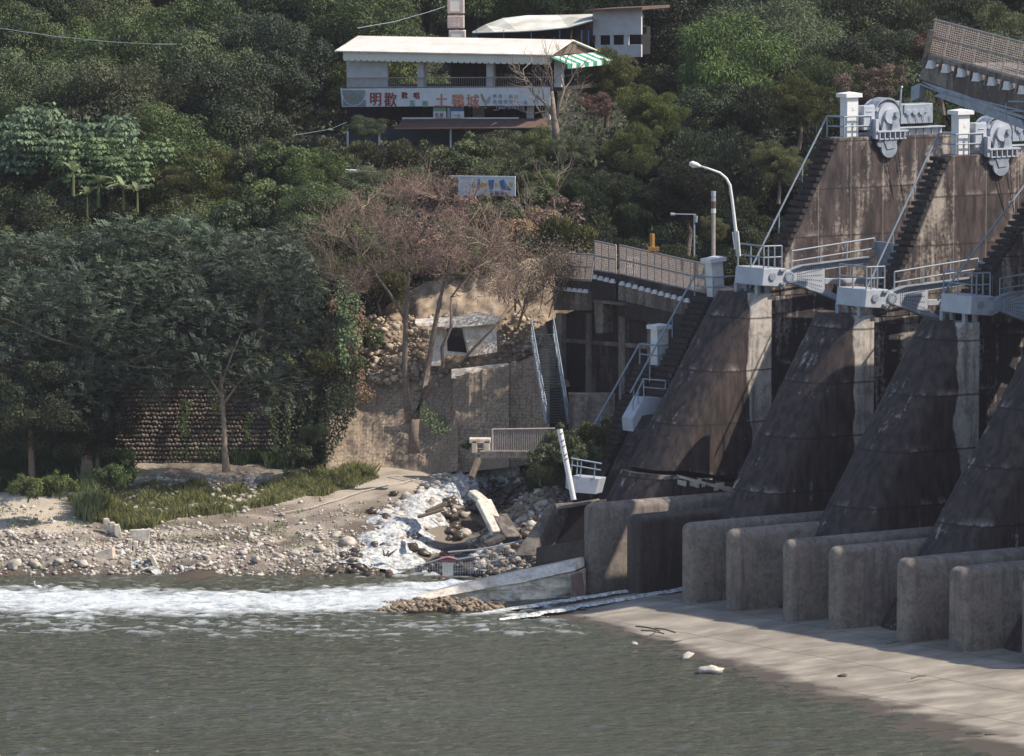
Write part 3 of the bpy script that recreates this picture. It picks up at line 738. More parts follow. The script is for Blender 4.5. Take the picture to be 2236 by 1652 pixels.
def hoist(P, label, group='gate hoists'):
    o = empty('gate_hoist', P, DA, label, 'hoist', group); o.scale = (1.12, 1.12, 1.12)
    def B(name, fn, mat='steel', **k):
        mb = MB(); fn(mb); return mb.build(name, M[mat], o, local=True, **k)
    B('control_box', lambda m_: (m_.box((-.95, .1, .95), (.33, .35, .55)), m_.box((-.95, -.27, 1.25), (.18, .015, .02))), bevel=.02, seg=1)
    B('drum', lambda m_: (m_.cyl((.15, .15, 1.0), (0, 1, 0), .78, .16, 36), m_.cyl((.15, -.12, 1.0), (0, 1, 0), .62, .4, 30), m_.cyl((.15, -.38, 1.0), (0, 1, 0), .34, .2, 24), m_.cyl((.15, .55, 1.0), (0, 1, 0), .74, .5, 30)), smooth=False)
    B('drum_cover', lambda m_: [m_.box((.15 + .8 * math.cos(t), .1, 1.0 + .8 * math.sin(t)), (.11, .34, .035), ((-math.sin(t), 0, math.cos(t)), (0, 1, 0), (math.cos(t), 0, math.sin(t)))) for t in np.linspace(.15, 2.7, 14)], 'steel_d')
    B('bearing_stand', lambda m_: (m_.prism([(.18, -.5, .35), (.30, -.5, 1.2), (.52, -.5, 1.2), (.68, -.5, .35)], (0, .12, 0)), m_.cyl((.42, -.5, 1.08), (0, 1, 0), .12, .2, 16), m_.prism([(-.35, -.42, .35), (-.25, -.42, .8), (-.15, -.42, .8), (-.08, -.42, .35)], (0, .1, 0))), 'steel_d')
    B('bracket_frame', lambda m_: (m_.box((.15, -.35, .33), (.9, .28, .035)), m_.box((.15, -.35, -.02), (.82, .22, .03)), [m_.box((x_, -.45, .15), (.025, .16, .16)) for x_ in (-.6, -.3, 0, .3, .6, .85)], m_.box((-.72, -.3, .45), (.09, .25, .45)), m_.box((.1, -.22, .15), (.75, .02, .17)), m_.box((.15, .3, .1), (.85, .5, .12))))
    B('sheave', lambda m_: (m_.cyl((.05, -.42, -.42), (0, 1, 0), .46, .12, 28), m_.cyl((-.48, -.42, -.22), (0, 1, 0), .17, .12, 16), m_.prism([(-.3, -.52, -.05), (.5, -.52, -.05), (.35, -.52, -.45), (-.1, -.52, -.5)], (0, .06, 0))), 'steel_d')
    B('motor', lambda m_: (m_.cyl((-.45, .1, 1.25), (0, 1, 0), .30, .3, 20), m_.cyl((-.42, -.1, 1.3), (0, 1, 0), .1, .25, 12), m_.tube([(-.45, -.15, 1.2), (-.6, -.2, .4)], .04), m_.tube([(-.35, -.15, 1.2), (-.2, -.2, .5)], .04)))
    B('side_girder', lambda m_: (m_.box((2.1, .1, .22), (1.3, .25, .2)), [m_.box((x_, -.17, .22), (.02, .03, .2)) for x_ in np.arange(1.0, 3.3, .45)], m_.box((2.1, -.05, .44), (1.35, .3, .025))))
    B('gearbox', lambda m_: (m_.box((2.0, .3, 1.05), (.95, .35, .45)), m_.box((1.9, -.08, 1.28), (.7, .03, .2)), [m_.cyl((x_, -.1, 1.12), (0, 1, 0), .16, .06, 16) for x_ in (1.45, 1.85, 2.25)], [m_.beam((x_, -.1, .95), (x_ + .12, -.1, .62), .04, .05) for x_ in (1.45, 1.9, 2.3, 2.7)], m_.box((1.05, .4, 1.35), (.16, .3, .3))), 'steel_d', bevel=.02, seg=1)
    B('hoist_cable', lambda m_: [m_.tube([(x_, -.45, -.3), (x_ + d_, -.2, -4.6)], .016, 5) for x_, d_ in ((-.25, 1.2), (.55, .75))], 'black')
    return o
hp = None
for i in range(3):
    a0, c0, un, uf, us, xa, za = UTP[i]
    pillar(DF.w(a0 + 1.05, un + .55, c0), ['white capped pillar on the top of the upper pier beside the farther hoist', 'white capped pillar on the top of the upper pier beside the right hoist', 'white capped pillar beyond the right edge'][i], h=2.15)
    lab = ['pale grey drum hoist with gearbox on top of the farther upper pier', 'pale grey drum hoist cut by the right edge, on the nearer upper pier', 'hoist beyond the right edge'][i]
    if hp is None: hp = hoist(DF.w(a0 + 3.05, un + .35, c0 - .12), lab)
    else:
        q = copy_tree(hp); q.location = DF.w(a0 + 3.05, un + .35, c0 - .12); q['label'] = lab
    # railing round the top and down the stair
    mb = MB(); H = 1.05
    y0 = un + .08; y1 = uf - .1
    T = [DF.w(a0 + .1, y1, c0 + H), DF.w(a0 + .35, y0, c0 + H), DF.w(a0 + 2.1, y0 - .02, c0 + H)]
    mb.tube([T[0], T[1]], .045); mb.tube([T[1], T[2]], .045); mb.tube([t - Vector((0, 0, .5)) for t in T], .04)
    mb.tube([DF.w(a0 + .1, y1, c0 + H), DF.w(a0 + 1.9, y1, c0 + H)], .045)
    for p_ in T + [DF.w(a0 + 1.2, y0, c0 + H), DF.w(a0 + 1.9, y1, c0 + H)]: mb.tube([p_, p_ - Vector((0, 0, H))], .042)
    mb.tube([T[0], DF.w(xa - .35, y1, za + H + .15)], .05)
    for t in (.32, .62, .88):
        p_ = T[0].lerp(DF.w(xa - .35, y1, za + H + .15), t); mb.tube([p_, p_ - Vector((0, 0, H * 1.25))], .038)
    o = mb.build('stair_railing', M['rail'])
    tag(o, f'grey tube railing round the pier top and down its stair, {["beside the street lamp", "middle one", "at the right edge"][i]}', 'railing', 'stair railings of the dam piers')

# the two sections that dropped: pillar, hoist, stair, landing -------------
def dropped(base, n, label, land, sk, lab2, labp, foot=True):
    """base = pixel of the pillar foot, land = pixel of the stair foot; all on the far plane n."""
    x, z = DF.py(base[0], base[1], n); xl, zl = DF.py(land[0], land[1], n)
    root = empty('dropped_pier', DF.w(x, n, 0), DA, label, 'dam pier', 'concrete piers of the broken dam')
    s = (xl - (x - .6)) / (zl - z); xb = x - .6 + s * (-.6 - z)
    mb = MB(); mb.prism([DF.w(x - .6, n + 1.0, z), DF.w(x + 9, n + 1.0, z), DF.w(x + 9, n + 1.0, -.6), DF.w(xb, n + 1.0, -.6)], EY * -1.6)
    mb.build('pier_body', M['old_dark'], root)
    mb = MB(); stair_boxes(mb, x - .65, z, xl, zl, n - .55, n + .95, int(abs(z - zl) / .28)); mb.build('steps', M['old_dark'], root)
    return x, z, xl, zl, s
z1 = dropped((1560, 648), PN[0] + 7.5, 'dark dropped pier just showing behind the broken pier', (1420, 900), 0, '', '')
z0_ = dropped((1440, 797), PN[0] + 9.5, 'dark stepped pier dropped lowest, beside the metal stairs', (1318, 1010), 0, '', '')
pillar(DF.w(z1[0] + .1, PN[0] + 7.5, z1[1]), 'white capped pillar leaning on the dropped pier, in front of the mesh fence', lean=rad(-5), h=1.95)
pillar(DF.w(z0_[0], PN[0] + 9.5, z0_[1]), 'white capped pillar on the lowest dropped pier, above the grey landing', h=2.0)
for (x, z, xl, zl, s), n, lb in ((z1, PN[0] + 7.5, 'farther one, behind the broken pier'), (z0_, PN[0] + 9.5, 'lowest one, beside the leaning striped pole')):
    mb = MB(); H = 1.05; y = n + .9
    T = [DF.w(x + 1.3, n - .55, z + H), DF.w(x - .5, n - .55, z + H), DF.w(x - .6, y, z + H)]
    railing(mb, T, H); mb.tube([T[2], DF.w(xl - .6, y, zl + H * .9)], .05)
    mb.tube([DF.w(x - .6, y, z + H), DF.w(x + 1.2, y, z + H)], .04)
    for t in (.35, .7, .95):
        p_ = T[2].lerp(DF.w(xl - .6, y, zl + H * .9), t); mb.tube([p_, p_ - Vector((0, 0, H * 1.2))], .04)
    if lb[0] == 'f': mb.tube([DF.w(x + .4, n - .9, z - .2), DF.w(xl + .9, n - .9, zl - .3)], .05)
    tag(mb.build('stair_railing', M['rail']), 'grey tube stair railing of a dropped pier, ' + lb, 'railing', 'stair railings of the dam piers')
    q = empty('control_cabinet', DF.w(x + 1.75, n - .2, z), DA, 'small white cabinet with pipes on the dropped pier, ' + lb, 'cabinet', 'white cabinets on the dropped piers')
    mb = MB(); mb.box((0, 0, .75), (.28, .25, .38)); mb.build('cabinet_box', M['white'], q, local=True, bevel=.02, seg=1)
    mb = MB(); mb.box((0, -.26, .95), (.15, .01, .015)); mb.build('cabinet_vent', M['steel_d'], q, local=True)
    mb = MB(); mb.cyl((.75, 0, .7), (0, 1, 0), .2, .3, 18); mb.tube([(.75, 0, .7), (.7, 0, 0)], .07); mb.tube([(.4, 0, .4), (.4, 0, 0)], .05); mb.tube([(0, 0, .4), (0, 0, 0)], .06); mb.build('cabinet_pipe', M['steel'], q, local=True)
# grey landing boxes at the stair feet
def quad_box(name, px, n, depth, mat, label, cat, group=None):
    mb = MB(); P = [DF.w(*(lambda t: (t[0], n, t[1]))(DF.py(a, b_, n))) for a, b_ in px]
    mb.prism(P, EY * depth); return mb, P
o = empty('landing_platform', DF.w(*(lambda t: (t[0], PN[0] + 5, t[1]))(DF.py(1410, 945, PN[0] + 5))), DA, 'white trapezoid landing box with bent railing hanging beside the broken pier', 'platform', 'stair landing platforms')
mb, P = quad_box('', [(1407, 868), (1447, 870), (1428, 904), (1402, 908), (1383, 943), (1381, 915)], PN[0] + 5, .9, None, '', '')
mb.build('landing_body', M['steel'], o)
mb = MB()
T = [at(1382, 878, P[0].y), at(1405, 828, P[0].y), at(1453, 832, P[0].y), at(1453, 850, P[0].y)]
mb.tube(T, .045); mb.tube([at(1406, 846, P[0].y), at(1452, 850, P[0].y)], .035); mb.tube([T[1], at(1406, 870, P[0].y)], .04); mb.tube([T[0], at(1383, 915, P[0].y)], .04); mb.tube([T[0].lerp(T[1], .5), at(1393, 895, P[0].y)], .04)
mb.build('landing_railing', M['rail'], o)
YP = 302.0
c = at(1272, 1080, YP)
o = empty('landing_platform', c, DA, 'grey box landing with railing beside the leaning striped pole', 'platform', 'stair landing platforms')
mb = MB(); P = [at(1248, 1040, YP), at(1309, 1046, YP), at(1300, 1080, YP), at(1252, 1076, YP)]; mb.prism(P, (.35, .8, 0)); mb.build('landing_body', M['steel'], o, bevel=.02)
mb = MB(); mb.prism([at(1236, 1030, YP), at(1247, 1040, YP), at(1251, 1076, YP), at(1235, 1066, YP)], (.1, .15, 0)); mb.build('side_plate', M['steel_d'], o)
mb = MB(); T = [at(1247, 1001, YP), at(1262, 1004, YP), at(1314, 1013, YP)]; mb.tube(T, .045); mb.tube([at(1246, 1016, YP), at(1312, 1027, YP)], .04)
for a_, b_, c_ in ((1262, 1004, 1038), (1270, 1006, 1040), (1300, 1011, 1045), (1250, 1002, 1035)): mb.tube([at(a_, b_, YP), at(a_ - 3, c_, YP)], .035)
mb.build('landing_railing', M['rail'], o)
# leaning striped gauge pole
o = empty('gauge_pole', at(1252, 1092, 301), 0, 'thick white pole with rusty slanted marks, leaning over the rubble bank', 'pole')
A_, B_ = at(1222, 938, 301.3), at(1253, 1092, 300.8)
mb = MB(); mb.tube([B_, A_], [.13, .14], 12); mb.build('pole_shaft', M['white'], o)
mb = MB()
for t in (.94, .84, .76, .64, .58):
    c = B_.lerp(A_, t); mb.box(c + Vector((.03, -.13, 0)), (.10, .02, .022), ((.8, 0, .6), (0, 1, 0), (-.6, 0, .8)))
mb.build('pole_marks', M['rust'], o)
# ================================================================== BRIDGE (dropped left, tilted right)
def mesh_panel(root, pix, plane_n, frame, label=None, nx=12, nz=2, thick=.05, fine=True):
    """pix = 4 corners (tl, tr, br, bl) on the local plane x = plane_n of the dam frame."""
    C = [frame.w(plane_n, *frame.px(a, b_, plane_n)) for a, b_ in pix]
    mb = MB(); tl, tr, br, bl = C; r = .028
    for a, b_ in ((tl, tr), (tr, br), (br, bl), (bl, tl)): mb.tube([a, b_], .045, 5)
    for k in range(1, nx): mb.tube([tl.lerp(tr, k / nx), bl.lerp(br, k / nx)], .03, 4)
    for k in range(1, nz): mb.tube([tl.lerp(bl, k / nz), tr.lerp(br, k / nz)], .03, 4)
    fr = mb.build('fence_frame', M['mesh'], root)
    if fine:
        mb = MB(); m_ = nx * 7
        for k in range(m_): a = tl.lerp(tr, (k + .5) / m_); b_ = bl.lerp(br, (k + .5) / m_); mb.tube([a, b_], .019, 3, False)
        m2 = 16
        for k in range(m2): a = tl.lerp(bl, (k + .5) / m2); b_ = tr.lerp(br, (k + .5) / m2); mb.tube([a, b_], .019, 3, False)
        mb.build('fence_mesh', M['mesh'], root)
    return C
BX = 14.0     # bridge edge plane (local x)
def bridge(label, pieces, beams, holes, group='broken bridge spans'):
    cx = beams[0][1][3]
    o = empty('bridge_span', DF.w(BX, *DF.px(cx[0], cx[1], BX)), DA, label, 'bridge', group)
    for mat, quad, dep in beams:
        mb = MB(); P = [DF.w(BX, *DF.px(a, b_, BX)) for a, b_ in quad]; mb.prism(P, EX * dep); mb.build('edge_beam', M[mat], o)
    for quad, nx in pieces: mesh_panel(o, quad, BX + .2, DF, nx=nx)
    mb = MB()
    for a, b_, wd, hh in holes:
        y, z = DF.px(a, b_, BX)
        mb.prism([DF.w(BX - .12, y + wd, z - hh), DF.w(BX - .12, y - wd, z - hh), DF.w(BX - .12, y - wd * .6, z + hh), DF.w(BX - .12, y + wd * .2, z + hh)], EX * .3)
    if holes: mb.build('rail_foot', M['white'], o)
    return o
bridge('dropped bridge span with long mesh fence, between the white pillar and the gap', [([(1353, 535), (1540, 577), (1540, 640), (1353, 598)], 12)],
       [('old_dark', [(1350, 600), (1545, 645), (1545, 664), (1350, 616)], 3.0), ('old_mid', [(1350, 617), (1560, 672), (1560, 706), (1350, 655)], 3.6), ('old_dark', [(1350, 656), (1530, 700), (1530, 730), (1350, 690)], 3.0)],
       [(1360 + 14.2 * k, 619 + 3.7 * k, .22, .11) for k in range(13)])
bridge('short dropped bridge span with tall mesh fence, left of the gap', [([(1299, 526), (1345, 536), (1345, 597), (1299, 590)], 3)],
       [('old_dark', [(1297, 592), (1347, 600), (1347, 616), (1297, 606)], 3.0), ('old_dark', [(1292, 607), (1345, 617), (1345, 662), (1290, 662)], 3.4)],
       [(1300 + 13 * k, 605 + 3 * k, .22, .11) for k in range(4)])
bridge('lowest bridge span with mesh fence half behind brown brush', [([(1213, 552), (1298, 556), (1290, 612), (1213, 609)], 6)],
       [('old_dark', [(1211, 612), (1290, 616), (1290, 636), (1211, 630)], 3.0), ('old_mid', [(1209, 631), (1292, 637), (1292, 678), (1209, 678)], 3.6)],
       [(1219 + 12.2 * k, 630 + 1.2 * k, .22, .10) for k in range(6)])
# barrier gate leaning behind the mesh, stump between spans
mb = MB(); P = lambda a, b_: DF.w(BX + .9, *DF.px(a, b_, BX + .9))
mb.tube([P(1362, 600), P(1370, 561), P(1394, 565), P(1388, 602)], .04); mb.tube([P(1366, 585), P(1391, 588)], .035)
for k in range(5): mb.tube([P(1373 + k * 4, 562 + k), P(1368 + k * 4, 601 + k)], .02, 4)
tag(mb.build('tube_barrier', M['white']), 'white tube barrier standing behind the mesh of the long dropped span', 'barrier')
mb = MB(); mb.prism([P(1345, 596), P(1353, 597), P(1353, 618), P(1350, 636), P(1343, 637), P(1345, 618)], EX * .5)
tag(mb.build('broken_post', M['fresh']), 'broken white concrete post in the gap between bridge spans', 'post')
BXR = 10.5; _bx = BX; BX = BXR
bridge('tilted bridge span with open mesh fence propped high at the top right', [([(2043, 43), (2300, 110), (2284, 186), (2029, 116)], 8)],
       [('old_mid', [(2027, 119), (2300, 194), (2296, 206), (2024, 130)], .6), ('old_mid', [(2016, 142), (2300, 222), (2280, 270), (2007, 172)], 5.5)],
       [(2032 + 33.5 * k, 141 + 9.3 * k, .26, .20) for k in range(8)])
o = bpy.data.objects.new('x', None)
mb = MB()
P = lambda a, b_: DF.w(BX, *DF.px(a, b_, BX))
tsp = [o_ for o_ in bpy.data.objects if o_.name.startswith('bridge_span') and o_.parent is None and 'tilted' in o_.get('label', '')][0]
for k in range(8): MB().beam(P(2022 + 33.5 * k, 125 + 9.3 * k), P(2016 + 33.5 * k, 150 + 9.3 * k), .12, .12).build('parapet_post', M['old_mid'], tsp)
MB().beam(P(2034, 66), P(2019, 136), .25, .16).build('end_post', M['old_mid'], tsp)
mb = MB(); mb.prism([P(2012, 178), P(2060, 205), P(2240, 262), P(2236, 246), P(2100, 205)], EX * .5); mb.prism([P(1990, 190), P(2010, 182), P(2006, 215), P(1988, 222)], EX * .4)
mb.tube([P(2010, 184), P(2060, 205), P(2120, 215), P(2240, 245)], .05); mb.prism([P(2040, 210), P(2240, 285), P(2230, 262), P(2060, 200)], EX * .9)
tag(mb.build('fallen_girder', M['steel_d']), 'bent grey girder hanging under the tilted bridge span', 'girder')
mb = MB(); mb.tube([P(1965, 240), P(1968, 192), P(1970, 190)], .05); tag(mb.build('vent_pipe', M['steel']), 'thin grey upright pipe behind the farther hoist', 'pipe')
mb = MB(); T = [P(2197, 262), P(2197, 226), P(2204, 222), P(2300, 224)]; mb.tube(T, .05); mb.tube([P(2197, 243), P(2300, 244)], .04)
tag(mb.build('guard_rail', M['rail']), 'grey guard rail corner at the right edge under the tilted span', 'railing')
BX = _bx
# the unbroken bridge going on unseen beyond the right edge, raised and deepened for shade
for k in range(4):
    ya = .6 - k * 8.9; yb = ya - 8.7
    o = empty('bridge_span', DF.w(18, (ya + yb) / 2, 20), DA, f'{ORD[k]} unseen level bridge span beyond the right edge, heightened to shade the blocks', 'bridge', 'unseen level bridge spans shaped for shade')
    MB().box(DF.w(18.2, (ya + yb) / 2, 22.4), (3.0, 4.35, 2.2), (EX, EY, (0, 0, 1))).build('edge_beam', M['old_mid'], o)
    MB().box(DF.w(15.4, (ya + yb) / 2, 26.2), (.15, 4.35, 1.6), (EX, EY, (0, 0, 1))).build('shade_parapet', M['old_mid'], o)  # solid parapet made extra tall to shade the baffle blocks
# abutment wall behind the stairs
o = empty('abutment_wall', DF.w(14.6, 26, 0), 0, 'dark stained concrete abutment with pilasters below the dropped bridge', 'abutment')
AX = 14.6; AP = lambda a, b_, x=None: DF.w(AX if x is None else x, *DF.px(a, b_, AX if x is None else x))
mb = MB(); mb.prism([AP(1188, 705), AP(1300, 660), AP(1575, 690), AP(1575, 1010), AP(1180, 1010)], EX * 2.5); mb.build('wall_body', M['old_dark'], o)
for x in (1225, 1290, 1362, 1425):
    p_ = AP(x, 840, AX - .15); MB().box(p_, (.15, .28, 3.8), (EX, EY, (0, 0, 1))).build('pilaster', M['old_mid'], o)
MB().prism([AP(1210, 738, AX - .25), AP(1500, 760, AX - .25), AP(1500, 770, AX - .25), AP(1210, 746, AX - .25)], EX * .25).build('ledge', M['old_mid'], o)
MB().prism([AP(1296, 655, AX - .9), AP(1360, 662, AX - .9), AP(1360, 668, AX - .9), AP(1296, 661, AX - .9)], EX * .9).build('corbel', M['old_mid'], o)
MB().prism([AP(1297, 662, AX - .7), AP(1318, 664, AX - .7), AP(1316, 728, AX - .7), AP(1300, 728, AX - .7)], EX * .7).build('bearing_pier', M['old_mid'], o)
YA = 318.5
tag(MB().box(at(1292, 905, YA - .6), (1.2, .5, 1.1)).build('low_wall', M['old_mid']), 'low grey concrete wall behind the tall grass beside the dam', 'wall')

# metal stairs leaning on the wall
YS = 319.0
o = empty('metal_stairs', at(1212, 932, YS), 0, 'long blue grey metal stairway leaning down the abutment', 'stairs')
TL, TR, BLp, BR = at(1160, 735, YS + 1.8), at(1208, 732, YS + 1.8), at(1193, 925, YS - .8), at(1240, 925, YS - .8)
mb = MB(); mb.beam(TL, BLp, .06, .28); mb.beam(TR, BR, .06, .28); mb.build('stringer', M['steel_d'], o)
mb = MB()
for k in range(34):
    t = k / 33; mb.box((TL.lerp(BLp, t) + TR.lerp(BR, t)) / 2 + Vector((0, 0, .05)), ((TR - TL).length / 2 - .02, .13, .02))
mb.build('tread', M['teal'], o)
mb = MB()
for A_, B_ in ((TL, BLp), (TR, BR)):
    uph = Vector((0, -.25, 1.0)); mb.tube([A_ + uph, B_ + uph], .035); mb.tube([A_ + uph * .5, B_ + uph * .5], .025)
    for k in range(7): p_ = A_.lerp(B_, k / 6); mb.tube([p_, p_ + uph], .025)
mb.build('stair_handrail', M['rail'], o)
# ================================================================== RETAINING WALLS
# pebble-textured faceted wall
m, nt, b = new_mat('studded_wall')
v = coords(nt); vo = nt.nodes.new('ShaderNodeTexVoronoi'); vo.inputs['Randomness'].default_value = .62; vo.inputs['Scale'].default_value = 6.0
nt.links.new(v, vo.inputs['Vector']); big = noise(nt, v, .5, 4); fn = noise(nt, v, 9, 4)
c1 = ramp(nt, vo.outputs['Distance'], [(.12, (.46, .37, .28)), (.45, (.34, .27, .20)), (.75, (.19, .145, .11))])
c1 = mixc(nt, ramp(nt, big, [(.4, 0.0), (.62, .6)]), c1, (.22, .17, .13)); c1 = mixc(nt, math_(nt, 'MULTIPLY', fn, .35), c1, (.2, .15, .11))
nt.links.new(c1, b.inputs['Base Color']); b.inputs['Roughness'].default_value = .9
bump(nt, b, vo.outputs['Distance'], -1.0, .12)
M['stud'] = m
def facet_wall(name, pts, mat, label, cat, th=1.2, rows=1, rough=.10, torn=6.0, drop=30):
    """pts: (px, base py, top py, Y base, Y top); a rough grid with a torn top edge, given real thickness"""
    P = np.array(pts, float); nx = int(abs(P[-1, 0] - P[0, 0]) / 5) + 2; nz = 22
    xs_ = np.linspace(P[0, 0], P[-1, 0], nx); ker = lambda c: np.interp(xs_, P[:, 0], P[:, c])
    sm_ = lambda v_: np.convolve(np.pad(v_, 4, mode='edge'), np.ones(9) / 9, 'valid') if len(v_) > 9 else v_
    yb_, yt_, Yb_, Yt_ = ker(1) + drop, ker(2), sm_(ker(3)), sm_(ker(4)); yt_ = yt_ + (fbm(xs_ * .09, xs_ * 0 + P[0, 0], 3) - .5) * 2 * torn
    V = []
    for k in range(nz):
        t = k / (nz - 1)
        for i_ in range(nx):
            p_ = at(xs_[i_], yb_[i_] + (yt_[i_] - yb_[i_]) * t, Yb_[i_] + (Yt_[i_] - Yb_[i_]) * t); V.append((p_.x, p_.y, p_.z))
    V = np.array(V); V[:, 1] += (fbm(V[:, 0] * .9, V[:, 2] * .9 + 3, 4) - .5) * rough * 6 + (fbm(V[:, 0] * 4, V[:, 2] * 4, 2) - .5) * rough
    i_ = np.arange(nx * nz).reshape(nz, nx); Fq = [tuple(q_) for q_ in np.stack([i_[:-1, :-1].ravel(), i_[:-1, 1:].ravel(), i_[1:, 1:].ravel(), i_[1:, :-1].ravel()], 1)]
    B = V.copy(); B[:, 1] = V[:, 1].max() + th; n_ = len(V)
    for row in (i_[-1],):
        Fq += [(int(a), int(b_), int(b_) + n_, int(a) + n_) for a, b_ in zip(row[:-1], row[1:])]
    for colm in (i_[:, 0], i_[:, -1]): Fq += [(int(a), int(b_), int(b_) + n_, int(a) + n_) for a, b_ in zip(colm[:-1], colm[1:])]
    return tag(link_mesh(name, np.vstack([V, B]), Fq, mat), label, cat)
facet_wall('retaining_wall', [(712, 1030, 835, 322.0, 325.4), (760, 1025, 838, 322.9, 325.7), (860, 1015, 845, 323.2, 325.9), (940, 1005, 840, 322.6, 325.6), (1000, 1000, 806, 321.4, 325.0)], M['stud'], 'tan studded retaining wall behind the dead tree, with torn upper edge', 'retaining wall')
facet_wall('retaining_wall', [(990, 1005, 822, 322.4, 324.2), (1112, 990, 800, 321.0, 323.0)], M['stud'], 'smooth greyer studded wall panel below the broken hut', 'retaining wall')
facet_wall('retaining_wall', [(1113, 990, 798, 321.2, 323.2), (1150, 985, 790, 322.0, 323.6), (1200, 980, 760, 320.6, 322.5)], M['stud'], 'brown studded wall panel beside the metal stairs', 'retaining wall')
# boulder masonry wall on the left with real stones
o = facet_wall('boulder_wall', [(250, 1020, 838, 324.4, 325.4), (430, 1020, 836, 324.6, 325.6), (715, 1030, 832, 324.3, 325.3)], M['old_dark'], 'dark boulder masonry wall under the big leafy trees', 'stone wall', rough=0, torn=0)
Vs = []; Fs = []
import bmesh
bmI = bmesh.new(); bmesh.ops.create_icosphere(bmI, subdivisions=1, radius=1.0); IV = np.array([v.co[:] for v in bmI.verts]); IF = np.array([[v.index for v in f.verts] for f in bmI.faces])
bmI.free()
bmI = bmesh.new(); bmesh.ops.create_icosphere(bmI, subdivisions=2, radius=1.0); IV2 = np.array([v.co[:] for v in bmI.verts]); IF2 = np.array([[v.index for v in f.verts] for f in bmI.faces]); bmI.free()
def stones(C, S, seed=0, base=(IV, IF)):
    """C centres (n,3), S radii (n,3) -> verts, tri faces of lumpy stones"""
    R = np.random.RandomState(seed); n = len(C); bv, bf = base; k = len(bv)
    A = R.rand(n) * 6.28; ca, sa_ = np.cos(A), np.sin(A)
    P = bv[None] * (1 + .32 * (R.rand(n, k, 1) - .5) * 2) * np.asarray(S)[:, None, :]
    til = (R.rand(n) - .5) * .8; ct, st_ = np.cos(til), np.sin(til)
    x, y, z = P[..., 0], P[..., 1], P[..., 2]
    x2 = x * ct[:, None] - z * st_[:, None]; z2 = x * st_[:, None] + z * ct[:, None]
    P = np.stack([x2 * ca[:, None] - y * sa_[:, None], x2 * sa_[:, None] + y * ca[:, None], z2], -1) + np.asarray(C)[:, None, :]
    Fc = (bf[None] + (np.arange(n) * k)[:, None, None]).reshape(-1, 3)
    return P.reshape(-1, 3), Fc
C = []; S = []
for r in range(19):
    for k in range(58):
        x = 252 + (k + (r % 2) * .5) * 8.05 + RS.rand() * 2; y = 1018 - r * 9.6 + RS.rand() * 2
        t = r / 18; Yw = 324.5 + t * 1.0 + (0.1 if x > 430 else 0) - .05
        C.append(tuple(at(x, y, Yw))); s_ = .105 + RS.rand() * .035; S.append((s_ * 1.15, s_ * .9, s_ * .85))
V, Fc = stones(C, S, 3)
link_mesh('stone_course', V, Fc, mat_plain('wall_stone', (.21, .165, .135), .8, 0, .45, 2.0), o, smooth=True)
# broken hut on the slope
YH = 324.8
o = empty('broken_hut', at(1010, 800, YH), 0, 'broken pale concrete hut with tilted wall slabs behind the dead tree', 'hut')
def slab(name, px, Y, dep, mat, root):
    yb_ = max(q_[1] for q_ in px); mb = MB(); mb.prism([at(a, b_, Y + (yb_ - b_) * .011) for a, b_ in px], dep); return mb.build(name, mat, root, bevel=.03, seg=1)
slab('tilted_slab', [(1010, 706), (1084, 710), (1086, 770), (1025, 780)], YH - .6, (-.1, .3, 0), M['fresh'], o)
slab('wall_slab', [(937, 722), (975, 722), (977, 768), (1024, 772), (1024, 778), (975, 776), (960, 800), (938, 800)], YH - .2, (0, .3, 0), M['fresh'], o)
slab('roof_slab', [(905, 706), (1010, 700), (1040, 690), (1090, 700), (1086, 708), (1005, 716), (912, 714)], YH - .4, (0, 1.2, .12), M['fresh'], o)
slab('dark_opening', [(975, 718), (1015, 716), (1024, 772), (977, 772)], YH + .9, (0, .2, 0), M['black'], o)
slab('sill_beam', [(985, 808), (1110, 795), (1112, 805), (1050, 812), (1040, 825), (985, 828)], YH - .9, (0, .5, 0), M['fresh'], o)
slab('drain_mouth', [(955, 803), (978, 803), (978, 817), (955, 817)], YH - .95, (0, .1, 0), M['black'], o)
# scree slope around the hut, torn edge
C = []; S = []
for k in range(1700):
    x = 770 + RS.rand() * 420; y = 690 + RS.rand() * 150
    if 935 < x < 1090 and 700 < y < 790: continue
    tt = (840 - y) / 150
    C.append(tuple(at(x, y, 325.3 + tt * 2.0 + RS.rand() * .3))); s_ = .04 + .20 * RS.rand() ** 4; S.append((s_ * 1.2, s_, s_ * .8))
V, Fc = stones(C, S, 5)
tag(link_mesh('slope_rubble', V, Fc, mat_plain('scree_rock', (.58, .47, .35), .9, 0, .5, 1.6, dirt=(.2, .15, .11), bmp=.5), smooth=False), 'loose pale scree around the broken hut', kind='stuff')
mb = MB(); Pp = [at(760, 850, 326.0), at(800, 760, 327.2), at(900, 700, 328.2), at(1190, 640, 329.0), at(1215, 800, 326.0), at(1200, 860, 325.6)]
V, Fq = grid(np.linspace(-9, 3.4, 70), np.linspace(0, 1, 30), lambda X, T: X * 0)
Xg = V[:, 0]; Tg = V[:, 1]; top = np.interp(Xg, [-9, -6, -2, 3.4], [9.3, 12.4, 13.8, 14.6])
Vg = np.stack([Xg, 325.6 + Tg * 4.2 + (fbm(Xg * 1.2, Tg * 6, 4) - .5) * 1.3, 7.6 + (top - 7.6) * Tg + (fbm(Xg * 2, Tg * 9, 3) - .5) * .4], 1)
cliffm = mat_plain('landslip_soil', (.42, .33, .245), .95, 0, .5, 2.2, dirt=(.22, .16, .11), bmp=.8)
tag(link_mesh('landslip_ground', Vg, Fq, cliffm, smooth=True), 'bare tan landslip soil above the studded wall', kind='structure')
